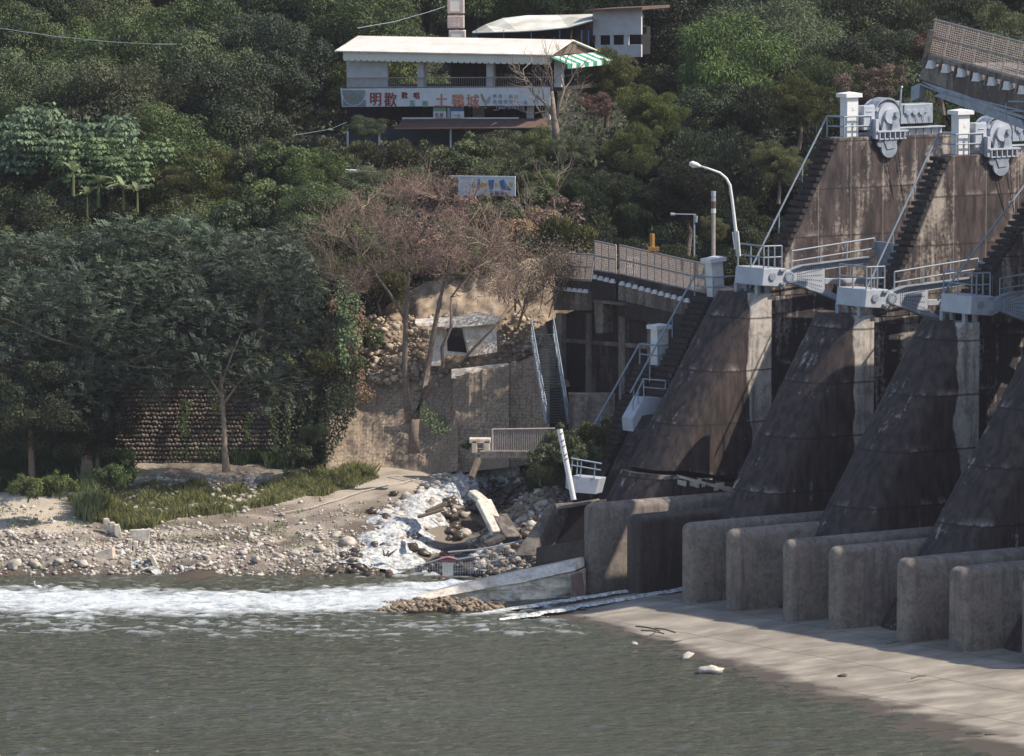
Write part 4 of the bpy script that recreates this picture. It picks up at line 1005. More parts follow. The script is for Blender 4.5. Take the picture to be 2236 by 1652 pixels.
# ================================================================== RESTAURANT
HA = rad(-24)
HO = at(757, 322, 362)
HF = Frame((HO.x, HO.y, 0), HA)
house = empty('restaurant_building', HF.w(0, 0, HO.z), HA, 'two storey open sided restaurant with white sheet roof on the wooded slope', 'building')
def HP(a, b_, y=0.0):
    x, z = HF.py(a, b_, y); return HF.w(x, y, z)
def hq(mb, px, y, dep):       # polygon given in pixels on the plane local y, extruded backwards
    P = [HP(a, b_, y) for a, b_ in px]; mb.prism(P, HF.ey * dep); return mb
_, ZE = HF.py(900, 117, -1.0); _, ZR = HF.py(1249, 88, 3.2)
x0e, _ = HF.py(731, 118, -1.0); x1e, _ = HF.py(1204, 115, -1.0)
m, nt, b = new_mat('corrugated_roof')
v = coords(nt); sx = nt.nodes.new('ShaderNodeSeparateXYZ'); nt.links.new(v, sx.inputs[0])
wv = math_(nt, 'SINE', math_(nt, 'MULTIPLY', sx.outputs[0], 34.0)); n1 = noise(nt, v, .9, 5)
nt.links.new(ramp(nt, n1, [(.35, (.66, .58, .50)), (.6, (.80, .74, .66))]), b.inputs['Base Color']); b.inputs['Roughness'].default_value = .55
bump(nt, b, wv, .5, .04); M['roofc'] = m
ZRr = ZR
mb = MB(); D = 6.4; yr = 3.2 - 1.0
V_ = [HF.w(x0e, -1, ZE), HF.w(x1e, -1, ZE), HF.w(x1e, yr, ZRr), HF.w(x0e, yr, ZRr), HF.w(x1e, D, ZE - .1), HF.w(x0e, D, ZE - .1)]
up = Vector((0, 0, .07))
mb.add(V_ + [p_ + up for p_ in V_], [(0, 3, 2, 1), (3, 5, 4, 2), (6, 7, 8, 9), (9, 8, 10, 11), (0, 1, 7, 6), (1, 2, 8, 7), (2, 4, 10, 8), (4, 5, 11, 10), (5, 3, 9, 11), (3, 0, 6, 9)])
mb.build('roof', M['roofc'], house)
# valance under the eave with a scalloped edge
mb = MB(); xa, _ = HF.py(749, 122, -.8); xb, _ = HF.py(1201, 118, -.8); hgt = .52; nS = 34
for k in range(nS):
    a_ = xa + (xb - xa) * k / nS; c_ = xa + (xb - xa) * (k + 1) / nS; w_ = c_ - a_
    mb.prism([HF.w(a_, -.8, ZE - .02), HF.w(c_, -.8, ZE - .02), HF.w(c_, -.8, ZE - hgt + .10), HF.w(c_ - w_ * .2, -.8, ZE - hgt), HF.w(a_ + w_ * .2, -.8, ZE - hgt), HF.w(a_, -.8, ZE - hgt + .10)], HF.ey * .03)
mb.build('eave_valance', M['roof_w'], house)
mb = MB(); hq(mb, [(757, 132), (846, 132), (846, 193), (757, 193)], 0, .15); hq(mb, [(757, 134), (765, 134), (765, 200), (757, 200)], -.02, .3)
mb.build('side_wall', M['plaster'], house)
mb = MB()
for a_, c_ in ((911, 925), (1062, 1076), (1210, 1226)): hq(MB(), [(a_, 132), (c_, 132), (c_, 196), (a_, 196)], 0, .38).build('column', M['plaster'], house)
mb = MB(); hq(mb, [(757, 193), (1228, 191), (1228, 199), (757, 201)], -.1, 6.0); mb.build('floor_slab', M['old_dark'], house)
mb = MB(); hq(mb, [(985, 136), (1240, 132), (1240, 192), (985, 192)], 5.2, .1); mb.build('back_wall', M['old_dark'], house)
mb = MB()
for k in range(14): hq(mb, [(1080 + k * 10, 160), (1087 + k * 10, 160), (1087 + k * 10, 176), (1080 + k * 10, 176)], 5.1, .05)
mb.build('back_panel', M['rust'], house)
# gable end
x1, y1 = x1e - .25, 0
mb = MB(); mb.prism([HF.w(x1, -.6, ZE - .02), HF.w(x1, D - .5, ZE - .1), HF.w(x1, yr, ZRr - .12)], HF.ex * -.1); mb.build('gable_infill', M['rust'], house)
mb = MB(); mb.prism([HF.w(x1 + .1, 1.0, ZE + .02), HF.w(x1 + .1, 2.9, ZE + .02), HF.w(x1 + .1, 2.9, ZE + .5), HF.w(x1 + .1, 1.9, ZE + .62)], HF.ex * .04); mb.build('gable_board', M['wood'], house)
# striped awning at the gable end
mb = MB(); mw = MB()
xs0 = x1e - .1
for k in range(11):
    ya = -1.0 + k * .62; yb = ya + .62
    q = [HF.w(xs0, ya, ZE - .05), HF.w(xs0, yb, ZE - .05), HF.w(xs0 + 1.1, yb, ZE - .45), HF.w(xs0 + 1.1, ya, ZE - .45)]
    (mb if k % 2 == 0 else mw).prism(q, (0, 0, -.03))
    q = [HF.w(xs0 + 1.1, ya, ZE - .45), HF.w(xs0 + 1.1, yb, ZE - .45), HF.w(xs0 + 1.1, yb, ZE - .72), HF.w(xs0 + 1.1, ya, ZE - .72)]
    (mb if k % 2 == 0 else mw).prism(q, HF.ex * .03)
mb.build('awning_stripe', M['green_s'], house); mw.build('awning_stripe', M['white'], house)
# balustrade
mb = MB(); A_, B_ = HP(757, 171, -.15), HP(1205, 169, -.15)
mb.tube([A_, B_], .03, 5); mb.tube([HP(757, 191, -.15), HP(1205, 190, -.15)], .03, 5)
for k in range(95):
    t = k / 94; p_ = A_.lerp(B_, t); mb.tube([p_, p_ - Vector((0, 0, .55))], .011, 3, False)
mb.build('balcony_railing', M['mesh'], house)
# lower storey
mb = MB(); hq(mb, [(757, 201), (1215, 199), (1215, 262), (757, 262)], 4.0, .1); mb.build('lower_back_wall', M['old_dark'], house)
mb = MB(); P4 = [HP(860, 281, -2.0), HP(1199, 279, -2.0), HP(1199, 259, .1), HP(882, 260, .1)]; mb.prism(P4, (0, 0, -.06)); mb.build('rusty_canopy', M['rust'], house)
mb = MB(); hq(mb, [(878, 257), (1132, 257), (1132, 261), (878, 261)], .05, .1); mb.build('canopy_edge', M['white'], house)
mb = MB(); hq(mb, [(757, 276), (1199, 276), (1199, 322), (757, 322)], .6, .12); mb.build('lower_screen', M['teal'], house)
mb = MB()
for a_, t_ in ((757, 280), (826, 272), (982, 280)): hq(MB(), [(a_, t_), (a_ + 3.2, t_), (a_ + 3.2, 324), (a_, 324)], -1.4, .09).build('canopy_post', M['white'], house)
mb = MB(); hq(mb, [(826, 320), (1060, 320), (1060, 362), (826, 362)], .2, .08); mb.build('corrugated_skirt', mat_plain('grey_zinc_sheet', (.24, .21, .23), .7, 0, .35, 3), house)
mb = MB(); hq(mb, [(755, 320), (1230, 320), (1230, 420), (755, 420)], .9, 6.0); mb.build('plinth', M['old_dark'], house)
mb = MB()
for a_, c_ in ((990, 997), (1150, 1163), (1190, 1200)): hq(mb, [(a_, 200), (c_, 200), (c_, 262), (a_, 262)], .8, .2)
hq(mb, [(1032, 212), (1056, 212), (1056, 258), (1032, 258)], 3.6, .1)
mb.build('lower_post', M['plaster'], house)

# banner ------------------------------------------------------------
bo = empty('banner_sign', HP(975, 233, -.3), HA, 'long white banner with red, orange and green painted characters across the balcony', 'banner')
mb = MB(); hq(mb, [(743, 194), (1201, 191), (1201, 231), (747, 234)], -.30, .05); mb.build('banner_board', M['board'], bo)
bx0, bz0 = HF.py(747, 234, -.31); bx1, _ = HF.py(1201, 231, -.31); _, bz1 = HF.py(747, 194, -.31); bh = bz1 - bz0; bw = bx1 - bx0
def BT_(body, px, size, mat, dz=.18, bold=.012, sx=1.0, name='lettering'):
    x, _ = HF.py(px, 215, -.31); z = bz0 + bh * dz
    if bold > .006:      # brush weight: the stroke painted twice with a small shift
        text_mesh(body, size, M[mat], bo, lambda a, b_, c_: HF.w(x + a + .035, -.326 - c_, z + b_ + .012), .012, name, 0, sx)
    return text_mesh(body, size, M[mat], bo, lambda a, b_, c_: HF.w(x + a, -.32 - c_, z + b_), .012, name, 0, sx)
BT_('明', 806, .86, 'red', .17, .020, .95); BT_('歡', 838, .88, 'red', .15, .008, .95)
BT_('歡', 876, .42, 'red', .56, .010); BT_('唱', 902, .42, 'red', .56, .010)
BT_('茶', 893, .40, 'green_t', .13, .010); BT_('藝', 921, .40, 'green_t', .13, .010)
BT_('土', 949, .86, 'orange', .17, .018); BT_('鷄', 985, .86, 'orange', .17, .018); BT_('城', 1017, .86, 'orange', .17, .018)
BT_('興 南 ： 新 社', 1076, .27, 'blue_t', .68, .004); BT_('萬 國 學 受 ·  一 流', 1076, .27, 'blue_t', .38, .006); BT_('TEL: 5967-2', 1080, .29, 'blue_t', .10, .0, 1.35)
# bowl emblem at the left end
def disc(cx, cz, rx, rz, a0, a1, y, n=24):
    return [HF.w(cx + rx * math.cos(t), y, cz + rz * math.sin(t)) for t in np.linspace(a0, a1, n)]
ex_ = bx0 + .82; mb = MB(); mb.prism([HF.w(bx0 + .06, -.315, bz0 + bh * .5)] + [HF.w(bx0 + .06, -.315, bz0 + .05), HF.w(bx0 + 1.55, -.315, bz0 + .05), HF.w(bx0 + 1.55, -.315, bz0 + bh * .4)], HF.ey * .01)
mb.prism(disc(ex_ - .05, bz0 + bh * .93, .74, bh * .78, math.pi, 2 * math.pi, -.345), HF.ey * .012); mb.build('emblem_bowl', mat_plain('grey_emblem', (.30, .34, .36), .7, 0, .3, 9), bo)
mb = MB(); pts = disc(ex_ - .05, bz0 + bh * .93, .80, bh * .84, math.pi * 1.02, math.pi * 1.98, -.33, 20)
for a_, c_ in zip(pts[:-1], pts[1:]): mb.beam(a_, c_, .012, .045)
mb.build('emblem_rim', M['board'], bo)
x = ex_ - .52
text_mesh('宜蘭', .44, mat_plain('faded_gold', (.42, .37, .26), .7, 0, .2, 9), bo, lambda a, b_, c_: HF.w(x + a, -.36 - c_, bz0 + bh * .42 + b_), .012, 'lettering', 0)
# rooster figure (painted)
rx, _ = HF.py(1060, 215, -.31)
def rp(l): return [HF.w(rx + a * .8, -.335, bz0 + bh * .02 + b_ * .8) for a, b_ in l]
mb = MB(); mb.prism(rp([(-.35, 1.10), (-.22, 1.12), (-.15, .9), (-.02, .72), (.14, .74), (.22, .95), (.38, 1.0), (.40, .75), (.25, .52), (.05, .42), (-.12, .5), (-.25, .72)]), HF.ey * .012); mb.build('rooster_body', M['blue_t'], bo)
mb = MB(); mb.prism([p_ + HF.ey * -.01 for p_ in rp([(-.38, 1.12), (-.25, 1.2), (-.14, .92), (-.02, .74), (-.12, .62), (-.26, .8)])], HF.ey * .01); mb.build('rooster_neck', M['ochre'], bo)
mb = MB(); mb.prism(rp([(-.02, .42), (.06, .42), (.05, .18), (.25, .12), (-.2, .12), (0, .2)]), HF.ey * .012); mb.build('rooster_leg', M['ochre'], bo)
# posters under the banner
def poster(px, parts, label, txt=None):
    c = HP((px[0] + px[2]) / 2, px[3], -.1); o = empty('poster', c, HA, label, 'poster', 'posters below the banner')
    for nm, mt, (a, b_, c_, d) in parts:
        mb = MB(); hq(mb, [(a, b_), (c_, b_), (c_, d), (a, d)], -.1, .03); mb.build(nm, M[mt], o)
    for body, pxx, pyy, s_, mt in (txt or []):
        x, z = HF.py(pxx, pyy, -.12); text_mesh(body, s_, M[mt], o, lambda a, b_, c_: HF.w(x + a, -.125 - c_, z + b_), .01, 'lettering', 0)
    return o
poster((946, 234, 975, 258), [('poster_top', 'green_t', (946, 235, 974, 243)), ('poster_sheet', 'board', (946, 243.6, 974, 258))], 'small white poster with red characters and green top', [('名茶', 949, 256, .30, 'red')])
poster((985, 234, 1013, 258), [('poster_top', 'blue', (985, 235, 1013, 243)), ('poster_sheet', 'board', (985, 243.6, 1013, 258))], 'small poster with blue top and dark blue marks', [('一小', 988, 256, .26, 'blue')])
poster((976, 234, 983, 258), [('poster_sheet', 'blue_t', (976.5, 235, 983.5, 258))], 'narrow vertical strip poster between two small posters', [])
# tower sign of stacked boxes
TSY = 372
o = empty('tower_sign', at(995, 120, TSY), 0, 'column of faded white and pink light boxes rising behind the restaurant roof', 'sign')
mb = MB(); mb.box(at(997, 100, TSY + .6), (.12, .12, 4.5)); mb.build('sign_pole', M['mesh'], o)
for (a, b_, c_, d, t_) in ((977, -8, 1014, 30, '山'), (977, 34, 1014, 62, '珍'), (980, 66, 1017, 92, '味')):
    P0, P1 = at(a, d, TSY), at(c_, b_, TSY); cx, cz = (P0.x + P1.x) / 2, (P0.z + P1.z) / 2; wx_, wz_ = (P1.x - P0.x) / 2, (P1.z - P0.z) / 2
    mb = MB(); mb.box((cx, TSY, cz), (wx_, .18, wz_)); bxo = mb.build('light_box', M['roof_w'], o, bevel=.03, seg=1)
    mb = MB()
    for s_ in (-1, 1): mb.box((cx + s_ * wx_ * .74, TSY - .19, cz), (wx_ * .10, .012, wz_ * .8)); mb.box((cx, TSY - .19, cz + s_ * wz_ * .78), (wx_ * .64, .012, wz_ * .09))
    mb.build('pink_border', M['pink'], bxo)
    if t_ == '珍':
        text_mesh(t_, .62, M['pink'], bxo, lambda p_, q_, r_: Vector((cx - .32 + p_, TSY - .2 - r_, cz - .24 + q_)), .008, 'lettering', 0)
    mb = MB(); mb.box((cx, TSY - .02, cz - wz_ - .02), (wx_ * .98, .17, .035)); mb.build('rust_seam', M['rust'], bxo)

# arched shed and white annexe behind
YB_ = 384
o = empty('arched_shed', at(1170, 115, YB_), 0, 'long shed with pale curved metal roof behind the restaurant', 'shed')
mb = MB(); prof = [(1031, 70), (1060, 54), (1098, 40), (1150, 34), (1220, 33), (1294, 31)]
low = [(1032, 71), (1080, 70), (1130, 69), (1180, 66), (1240, 60), (1294, 44)]
top = [at(a, b_, YB_ + 3.0) for a, b_ in prof]; bot = [at(a, b_, YB_ - 1.0) for a, b_ in low]
rb = MB(); n_ = len(top); rb.add(top + bot + [t_ + Vector((0, 3, -1.2)) for t_ in top], [(i, i + n_, i + n_ + 1, i + 1) for i in range(n_ - 1)] + [(i, i + 1, i + 1 + 2 * n_, i + 2 * n_) for i in range(n_ - 1)])
ro = rb.build('curved_roof', mat_plain('pale_sheet_roof', (.72, .75, .70), .6, 0, .2, .6, dirt=(.5, .46, .38)), o); sm = ro.modifiers.new('solid', 'SOLIDIFY'); sm.thickness = .06
mb = MB(); mb.box(at(1170, 95, YB_ + 4), (3.7, .1, 1.1)); mb.build('dark_back_wall', M['black'], o)
mb = MB()
for x in (1040, 1100, 1160, 1222, 1270, 1285): MB().tube([at(x, 66, YB_ - .6), at(x, 122, YB_ - .6)], .05).build('shed_post', M['blue'], o)
o = empty('white_annexe', at(1345, 122, YB_), HA, 'small white building with two dark windows at the top, beside the arched shed', 'building')
AF = Frame((at(1300, 122, YB_).x, YB_, 0), HA); ap = lambda a, b_, y=0: AF.w(AF.py(a, b_, y)[0], y, AF.py(a, b_, y)[1])
mb = MB()
def aq(l, y, d): mb.prism([ap(a, b_, y) for a, b_ in l], AF.ey * d)
aq([(1295, 26), (1400, 22), (1400, 76), (1295, 78)], 0, .2); aq([(1300, 99), (1400, 98), (1400, 125), (1300, 125)], 0, .2); mb.build('annexe_wall', M['plaster'], o)
for a_, c_ in ((1300, 1309), (1332, 1338), (1362, 1372)): mb = MB(); aq([(a_, 77), (c_, 77), (c_, 100), (a_, 100)], .02, .18); mb.build('window_pier', M['plaster'], o)
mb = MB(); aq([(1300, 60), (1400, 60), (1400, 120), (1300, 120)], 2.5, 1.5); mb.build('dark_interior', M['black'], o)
mb = MB(); aq([(1276, 22), (1402, 16), (1402, 22), (1276, 27)], -.8, 4.5); mb.build('flat_roof', M['rust'], o)

# painted billboard below and white kerb
YW = 345.0
o = empty('painted_billboard', at(1070, 430, YW), 0, 'weathered white billboard with blue and yellow painting behind the brown tree', 'billboard')
WF = Frame((at(1020, 430, YW).x, YW, 0), rad(-14)); wpn = lambda a, b_, y=0: WF.w(WF.py(a, b_, y)[0], y, WF.py(a, b_, y)[1])
mb = MB(); mb.prism([wpn(a, b_) for a, b_ in ((1000, 389), (1125, 389), (1125, 429), (1000, 429))], WF.ey * .08); mb.build('board_panel', M['board'], o)
mb = MB(); mb.prism([wpn(a, b_, -.02) for a, b_ in ((985, 384), (1125, 386), (1125, 389), (985, 388))], WF.ey * .12); mb.build('board_edge', M['white'], o)
def wq(nm, mt, l, y=-.012): mb = MB(); mb.prism([wpn(a, b_, y) for a, b_ in l], WF.ey * .01); return mb.build(nm, M[mt], o)
for l in ([(1050, 399), (1064, 399), (1062, 409), (1046, 409)], [(1080, 400), (1085, 399), (1089, 408), (1080, 409)], [(1111, 399), (1120, 399), (1120, 409), (1114, 409)], [(1029, 401), (1042, 400), (1042, 408), (1032, 409)]): wq('yellow_patch', 'yellow', l)
for l in ([(1044, 391), (1048, 391), (1048, 402), (1044, 413), (1040, 413)], [(1066, 394), (1079, 393), (1077, 414), (1070, 416), (1067, 405)], [(1090, 396), (1100, 392), (1106, 404), (1117, 416), (1094, 416)]): wq('blue_patch', 'blue', l, -.016)
x, z = WF.py(1068, 427, -.03); text_mesh('茶藝美食', .30, M['red'], o, lambda a, b_, c_: WF.w(x + a, -.03 - c_, z + b_), .008, 'lettering', 0)
mb = MB()
for x in (1015, 1065, 1118): MB().tube([wpn(x, 428, .1), wpn(x, 470, .1)], .05).build('board_post', M['rust'], o)
mb = MB(); mb.prism([at(745, 371, 350), at(780, 372, 350), at(832, 377, 350), at(832, 381, 350), at(745, 376, 350)], (0, .5, 0)); mb.build
tag(mb.build('white_coping', M['white']), 'short white coping half hidden in shrubs below the restaurant', 'coping')

# ================================================================== STREET LAMP AND SMALL POLES
YL = 306.0
o = empty('street_lamp', at(1612, 552, YL), 0, 'white curved arm street lamp leaning beside the dam', 'street lamp')
pts = [at(a, b_, YL) for a, b_ in ((1612, 560), (1606, 500), (1599, 440), (1594, 405), (1586, 390), (1572, 378), (1550, 370), (1528, 363))]
mb = MB(); mb.tube(pts, [.10, .085, .075, .07, .065, .06, .055, .05], 8); mb.build('lamp_pole', M['white'], o, smooth=True)
mb = MB(); mb.tube([at(1530, 364, YL), at(1522, 361, YL), at(1512, 358.5, YL), at(1505, 358, YL)], [.06, .12, .15, .08], 8); mb.build('lamp_head', M['white'], o, smooth=True)
mb = MB(); mb.tube([at(1524, 364, YL), at(1514, 363, YL), at(1508, 361, YL)], [.05, .12, .05], 8); mb.build('lamp_lens', M['roof_w'], o, smooth=True)
mb = MB(); mb.tube([at(1611, 505, YL - .1), at(1616, 560, YL - .1)], .06); mb.tube([at(1600, 507, YL), at(1605, 545, YL)], .05); mb.build('pole_sleeve', M['white'], o)
mb = MB(); mb.tube([at(1556, 470, 316), at(1558, 560, 316)], .04); mb.build('dummy', M['mesh']) if False else None
o = empty('signal_post', at(1557, 560, 316), 0, 'thin post banded grey, white and red standing in the dark trees', 'post')
mb = MB(); mb.tube([at(1558, 560, 316), at(1558, 418, 316)], .10, 8); mb.build('post_shaft', M['mesh'], o)
for a, c_, mt in ((418, 430, 'steel'), (433, 440, 'steel'), (441, 455, 'rust'), (456, 466, 'white')):
    mb = MB(); mb.tube([at(1558, c_, 316), at(1558, a, 316)], .12, 8); mb.build('painted_band', M[mt], o)
o = empty('small_lamp', at(1520, 560, 317), 0, 'dim double arm lamp on a dark post among the trees', 'street lamp')
mb = MB(); mb.tube([at(1516, 560, 317), at(1516, 470, 317)], .05); mb.tube([at(1466, 468, 317), at(1520, 469, 317)], .035); mb.build('lamp_pole', M['rail'], o)
mb = MB(); mb.tube([at(1464, 468, 317), at(1474, 469, 317)], .09); mb.tube([at(1519, 472, 317), at(1519, 486, 317)], [.12, .09], 8); mb.build('lamp_head', M['rail'], o)
o = empty('marker_post', at(1428, 548, 318), 0, 'ochre painted post standing behind the long dropped bridge span', 'post')
mb = MB(); mb.tube([at(1424, 552, 318), at(1424, 511, 318)], .13, 10); mb.build('post_shaft', M['ochre'], o)
mb = MB(); mb.box(at(1427, 544, 317.9), (.3, .12, .10)); mb.build('post_collar', M['ochre'], o)
# cables
def cable(pts, r, label):
    n_ = len(pts)
    tag(MB().tube(pts, r, 5).build('power_cable', M['rail']), label, 'cable')
cable([at(-60, 55, 352), at(12, 64, 352), at(120, 80, 352), at(240, 92, 352), at(340, 97, 352), at(430, 97, 372)], .017, 'pale cable sagging across the trees in the top left corner')
cable([at(780, 62, 362), at(860, 48, 366), at(935, 27, 370), at(1010, 2, 374)], .017, 'pale cable slanting up to the tower sign')
cable([at(560, 300, 362), at(640, 296, 352), at(720, 283, 354), at(770, 262, 362)], .010, 'thin dark cable left of the restaurant')
mb = MB()
hs = [(1095, 992), (1040, 994), (1010, 998), (985, 1022), (960, 1040), (880, 1060), (790, 1078), (735, 1098), (680, 1115), (600, 1130)]
tag(mb.tube([tpt(a, b_) + Vector((0, 0, .12)) for a, b_ in hs], .03, 6).build('white_hose', M['mesh']), 'long pale hose lying along the stream bank', 'hose')
# ================================================================== BANK OBJECTS
def slab3(name, top, dep, mat, label, cat, group=None, bevel=.05):
    mb = MB(); mb.prism(top, dep); return tag(mb.build(name, mat, bevel=bevel, seg=1), label, cat, group)
# big broken slab in the river
Yb = lambda y_: onz(1118, y_, 0).y
A_ = onz(815, 1332, 0); P1 = at(1262, 1222, 296.5); P2 = at(1268, 1262, 296.3); P3 = onz(1250, 1318, -.1)
o = empty('broken_slab', onz(1040, 1325, 0), 0, 'huge pale broken concrete slab tilted out of the water beside the first block', 'broken slab')
P1 = at(1262, 1222, 298.6)
lp = [(815, 1334, -.3), (905, 1303, None), (1040, 1269, None), (1160, 1244, None), (1258, 1223, None)]
mb = MB(); topf = [at(860, 1316, 296.4), at(905, 1303, 296.8), at(1040, 1269, 297.6), at(1160, 1244, 298.2), at(1256, 1223, 298.7)]
topb = [at(1256, 1247, 297.8), at(1160, 1268, 297.4), at(1040, 1290, 297.0), at(905, 1315, 296.3)]
mb.prism(topf + topb, (.5, 1.6, 0)); mb.build('top_course', M['fresh'], o, bevel=.06)
mb = MB(); bot = [onz(1262, 1330, -.5), onz(1150, 1334, -.5), onz(1000, 1336, -.5), onz(880, 1334, -.4)]
f2 = [at(900, 1317, 296.35), at(1040, 1291, 297.05), at(1160, 1269, 297.45), at(1262, 1248, 297.85)]
V_ = [tuple(v_) for v_ in f2 + bot[::-1][:4]]
gx_ = []; nseg_ = 40; nv_ = 14
for k in range(nseg_ + 1):
    t = k / nseg_; a_ = Vector(np.array([[np.interp(t, [0, .38, .71, 1], [f2[q_][c_] for q_ in range(4)]) for c_ in range(3)]])[0]); b_ = Vector([np.interp(t, [0, .33, .7, 1], [bot[::-1][q_][c_] for q_ in range(4)]) for c_ in range(3)])
    for r_ in range(nv_ + 1):
        p_ = a_.lerp(b_, r_ / nv_); p_.y += (fbm(p_.x * 1.2, p_.z * 3.5, 4) - .5) * .55 + .10; gx_.append(tuple(p_))
n_ = nv_ + 1; fc_ = [(k * n_ + r_, k * n_ + r_ + 1, (k + 1) * n_ + r_ + 1, (k + 1) * n_ + r_) for k in range(nseg_) for r_ in range(nv_)]
N0 = len(gx_); gx_ += [(x_ + .4, 299.4, z_) for x_, y_, z_ in gx_]
fc_ += [(nseg_ * n_ + r_, nseg_ * n_ + r_ + 1, N0 + nseg_ * n_ + r_ + 1, N0 + nseg_ * n_ + r_) for r_ in range(nv_)]
link_mesh('slab_face', gx_, fc_, mat_concrete('strata_concrete', (.74, .65, .53), (.36, .27, .18), .30, .8, .8, jz=.55), o)
mb = MB(); mb.prism([at(1244, 1256, 297.5), at(1260, 1252, 297.6), at(1264, 1290, 296.6), at(1262, 1326, 295.6), at(1250, 1316, 295.7), at(1249, 1280, 296.6)], (.3, .5, 0)); mb.build('broken_end', M['rust'], o, bevel=.05)
C = []; S = []
for k in range(420):
    t = RS.rand(); px_ = 812 + 290 * t; py_ = 1336 - (14 + 14 * math.sin(min(t * 3, 3.1))) * RS.rand() - 2; p_ = onz(px_, py_, .05 + .3 * math.sin(min(3.0, t * 3.1)) * RS.rand()); C.append(tuple(p_)); s_ = .07 + .12 * RS.rand() ** 2; S.append((s_ * 1.4, s_, s_ * .7))
V, Fc = stones(np.array(C), np.array(S), 77); link_mesh('rubble_toe', V, Fc, mat_plain('toe_rubble', (.30, .22, .15), .8, 0, .5, 2.5, bmp=.4), o)
# channel walls left of the first block
slab3('channel_wall', [at(1170, 1196, 300), at(1282, 1178, 300), at(1282, 1300, 300), at(1165, 1300, 300)], (.8, 1.0, 0), M['block_wet'], 'low brown channel wall between the mound and the first block', 'channel wall')
slab3('wing_wall', [at(1192, 1118, 303.5), at(1285, 1104, 303.5), at(1285, 1210, 303.5), at(1150, 1215, 303.5)], (1.2, 2.5, .1), M['old_dark'], 'dark sloping wing wall below the grey landing box', 'wing wall')
slab3('wall_ramp', [at(1195, 1105, 303.0), at(1212, 1100, 303.0), at(1160, 1215, 302.0), at(1118, 1215, 302.0)], (1.0, .8, 0), M['old_mid'], 'sloped grey concrete edge at the end of the rubble mound', 'ramp')
slab3('cap_slab', [at(1215, 1108, 302.6), at(1285, 1096, 302.6), at(1285, 1103, 302.6), at(1215, 1114, 302.6)], (.6, 1.5, 0), M['old_mid'], 'thin grey cap on the dark wing wall', 'slab')
# fallen parapet pieces on the mound
def boxpx(name, a, b_, Y, w_, h_, mat, label, cat, group=None):
    mb = MB(); mb.beam(a, b_, w_, h_); return tag(mb.build(name, mat, bevel=.04, seg=1), label, cat, group)
boxpx('fallen_beam', at(1030, 1075, 308.2), at(1058, 1098, 307.6), 0, .6, .3, M['fresh'], 'short pale concrete beam at the top of the rubble mound', 'concrete beam', 'fallen concrete beams')
boxpx('fallen_beam', at(1055, 1095, 307.6), at(1090, 1165, 305.8), 0, .8, .32, M['fresh'], 'long pale concrete beam sliding down the rubble mound', 'concrete beam', 'fallen concrete beams')
boxpx('fallen_beam', at(1088, 1130, 307.0), at(1118, 1180, 305.6), 0, .9, .5, M['old_mid'], 'grey concrete slab at the foot of the long pale beam', 'concrete beam', 'fallen concrete beams')
boxpx('broken_plate', at(1060, 1190, 304.6), at(1098, 1172, 304.8), 0, .8, .25, M['old_mid'], 'tilted grey plate at the foot of the mound', 'concrete plate')
boxpx('driftwood', at(930, 1120, 308.0), at(975, 1100, 308.3), 0, .3, .22, M['wood'], 'brown plank lying across the white stream', 'plank', 'planks on the stream')
boxpx('driftwood', at(912, 1130, 307.6), at(970, 1112, 308.0), 0, .2, .16, M['wood'], 'thin lower plank lying across the white stream', 'plank', 'planks on the stream')
boxpx('wooden_post', at(1028, 1045, 310), at(1045, 1003, 311), 0, .28, .28, M['wood'], 'brown post leaning in the stream below the culvert', 'post')
# culvert blocks
mb = MB(); Y_ = 313.0
mb.box(at(1048, 962, Y_), (.55, .4, .12)); mb.box(at(1036, 975, Y_), (.14, .4, .32)); mb.box(at(1063, 976, Y_), (.17, .4, .34)); mb.box(at(1050, 986, Y_ + .3), (.35, .3, .12))
tag(mb.build('culvert_mouth', M['fresh'], bevel=.03, seg=1), 'small pale concrete culvert mouth at the head of the stream', 'culvert')
tag(MB().box(at(1160, 992, 312.2), (2.6, .5, .16)).build('footbridge_slab', M['old_mid']), 'grey slab under the pale baluster fence', 'slab')
mb = MB(); Y_ = 312.0
A_, B_ = at(1075, 938, Y_), at(1212, 936, Y_ - .2); A2, B2 = at(1075, 985, Y_), at(1212, 986, Y_ - .2)
mb.tube([A_, B_], .045); mb.tube([A2, B2], .03); mb.tube([A_, A2], .06); mb.tube([B_, B2], .05)
mb.tube([at(1122, 937, Y_), at(1122, 985, Y_)], .05); mb.tube([at(1165, 937, Y_), at(1165, 985, Y_)], .05)
for k in range(34):
    t = (k + .5) / 34; mb.tube([A_.lerp(B_, t), A2.lerp(B2, t)], .022, 4, False)
tag(mb.build('baluster_fence', M['mesh']), 'pale vertical bar fence below the metal stairs', 'fence')
# wire fence in the water and gate pillar
mb = MB(); Y_ = 303.0
L1 = [at(978, 1206, Y_), at(1050, 1200, Y_), at(1110, 1188, Y_), at(1168, 1175, Y_)]
mb.tube(L1, .045, 5); mb.tube([at(905, 1238, Y_), at(978, 1216, Y_), at(1000, 1222, Y_), at(1060, 1212, Y_)], .035, 5); mb.tube([at(1060, 1228, Y_), at(1120, 1218, Y_), at(1150, 1205, Y_), at(1155, 1198, Y_)], .03, 5)
for k in range(46):
    t = k / 45; x = 905 + 250 * t; top = np.interp(x, [905, 978, 1060, 1168], [1236, 1222, 1208, 1180]); mb.tube([at(x, top, Y_), at(x, 1254, Y_)], .010, 3, False)
for k in range(9):
    y_ = 1200 + k * 6.3; xa_ = np.interp(y_, [1200, 1236, 1254], [1060, 920, 905]); mb.tube([at(xa_, y_, Y_), at(1158, y_ - 6, Y_)], .006, 3, False)
tag(mb.build('bent_fence', M['rail']), 'bent grey wire fence collapsed at the stream mouth', 'fence')
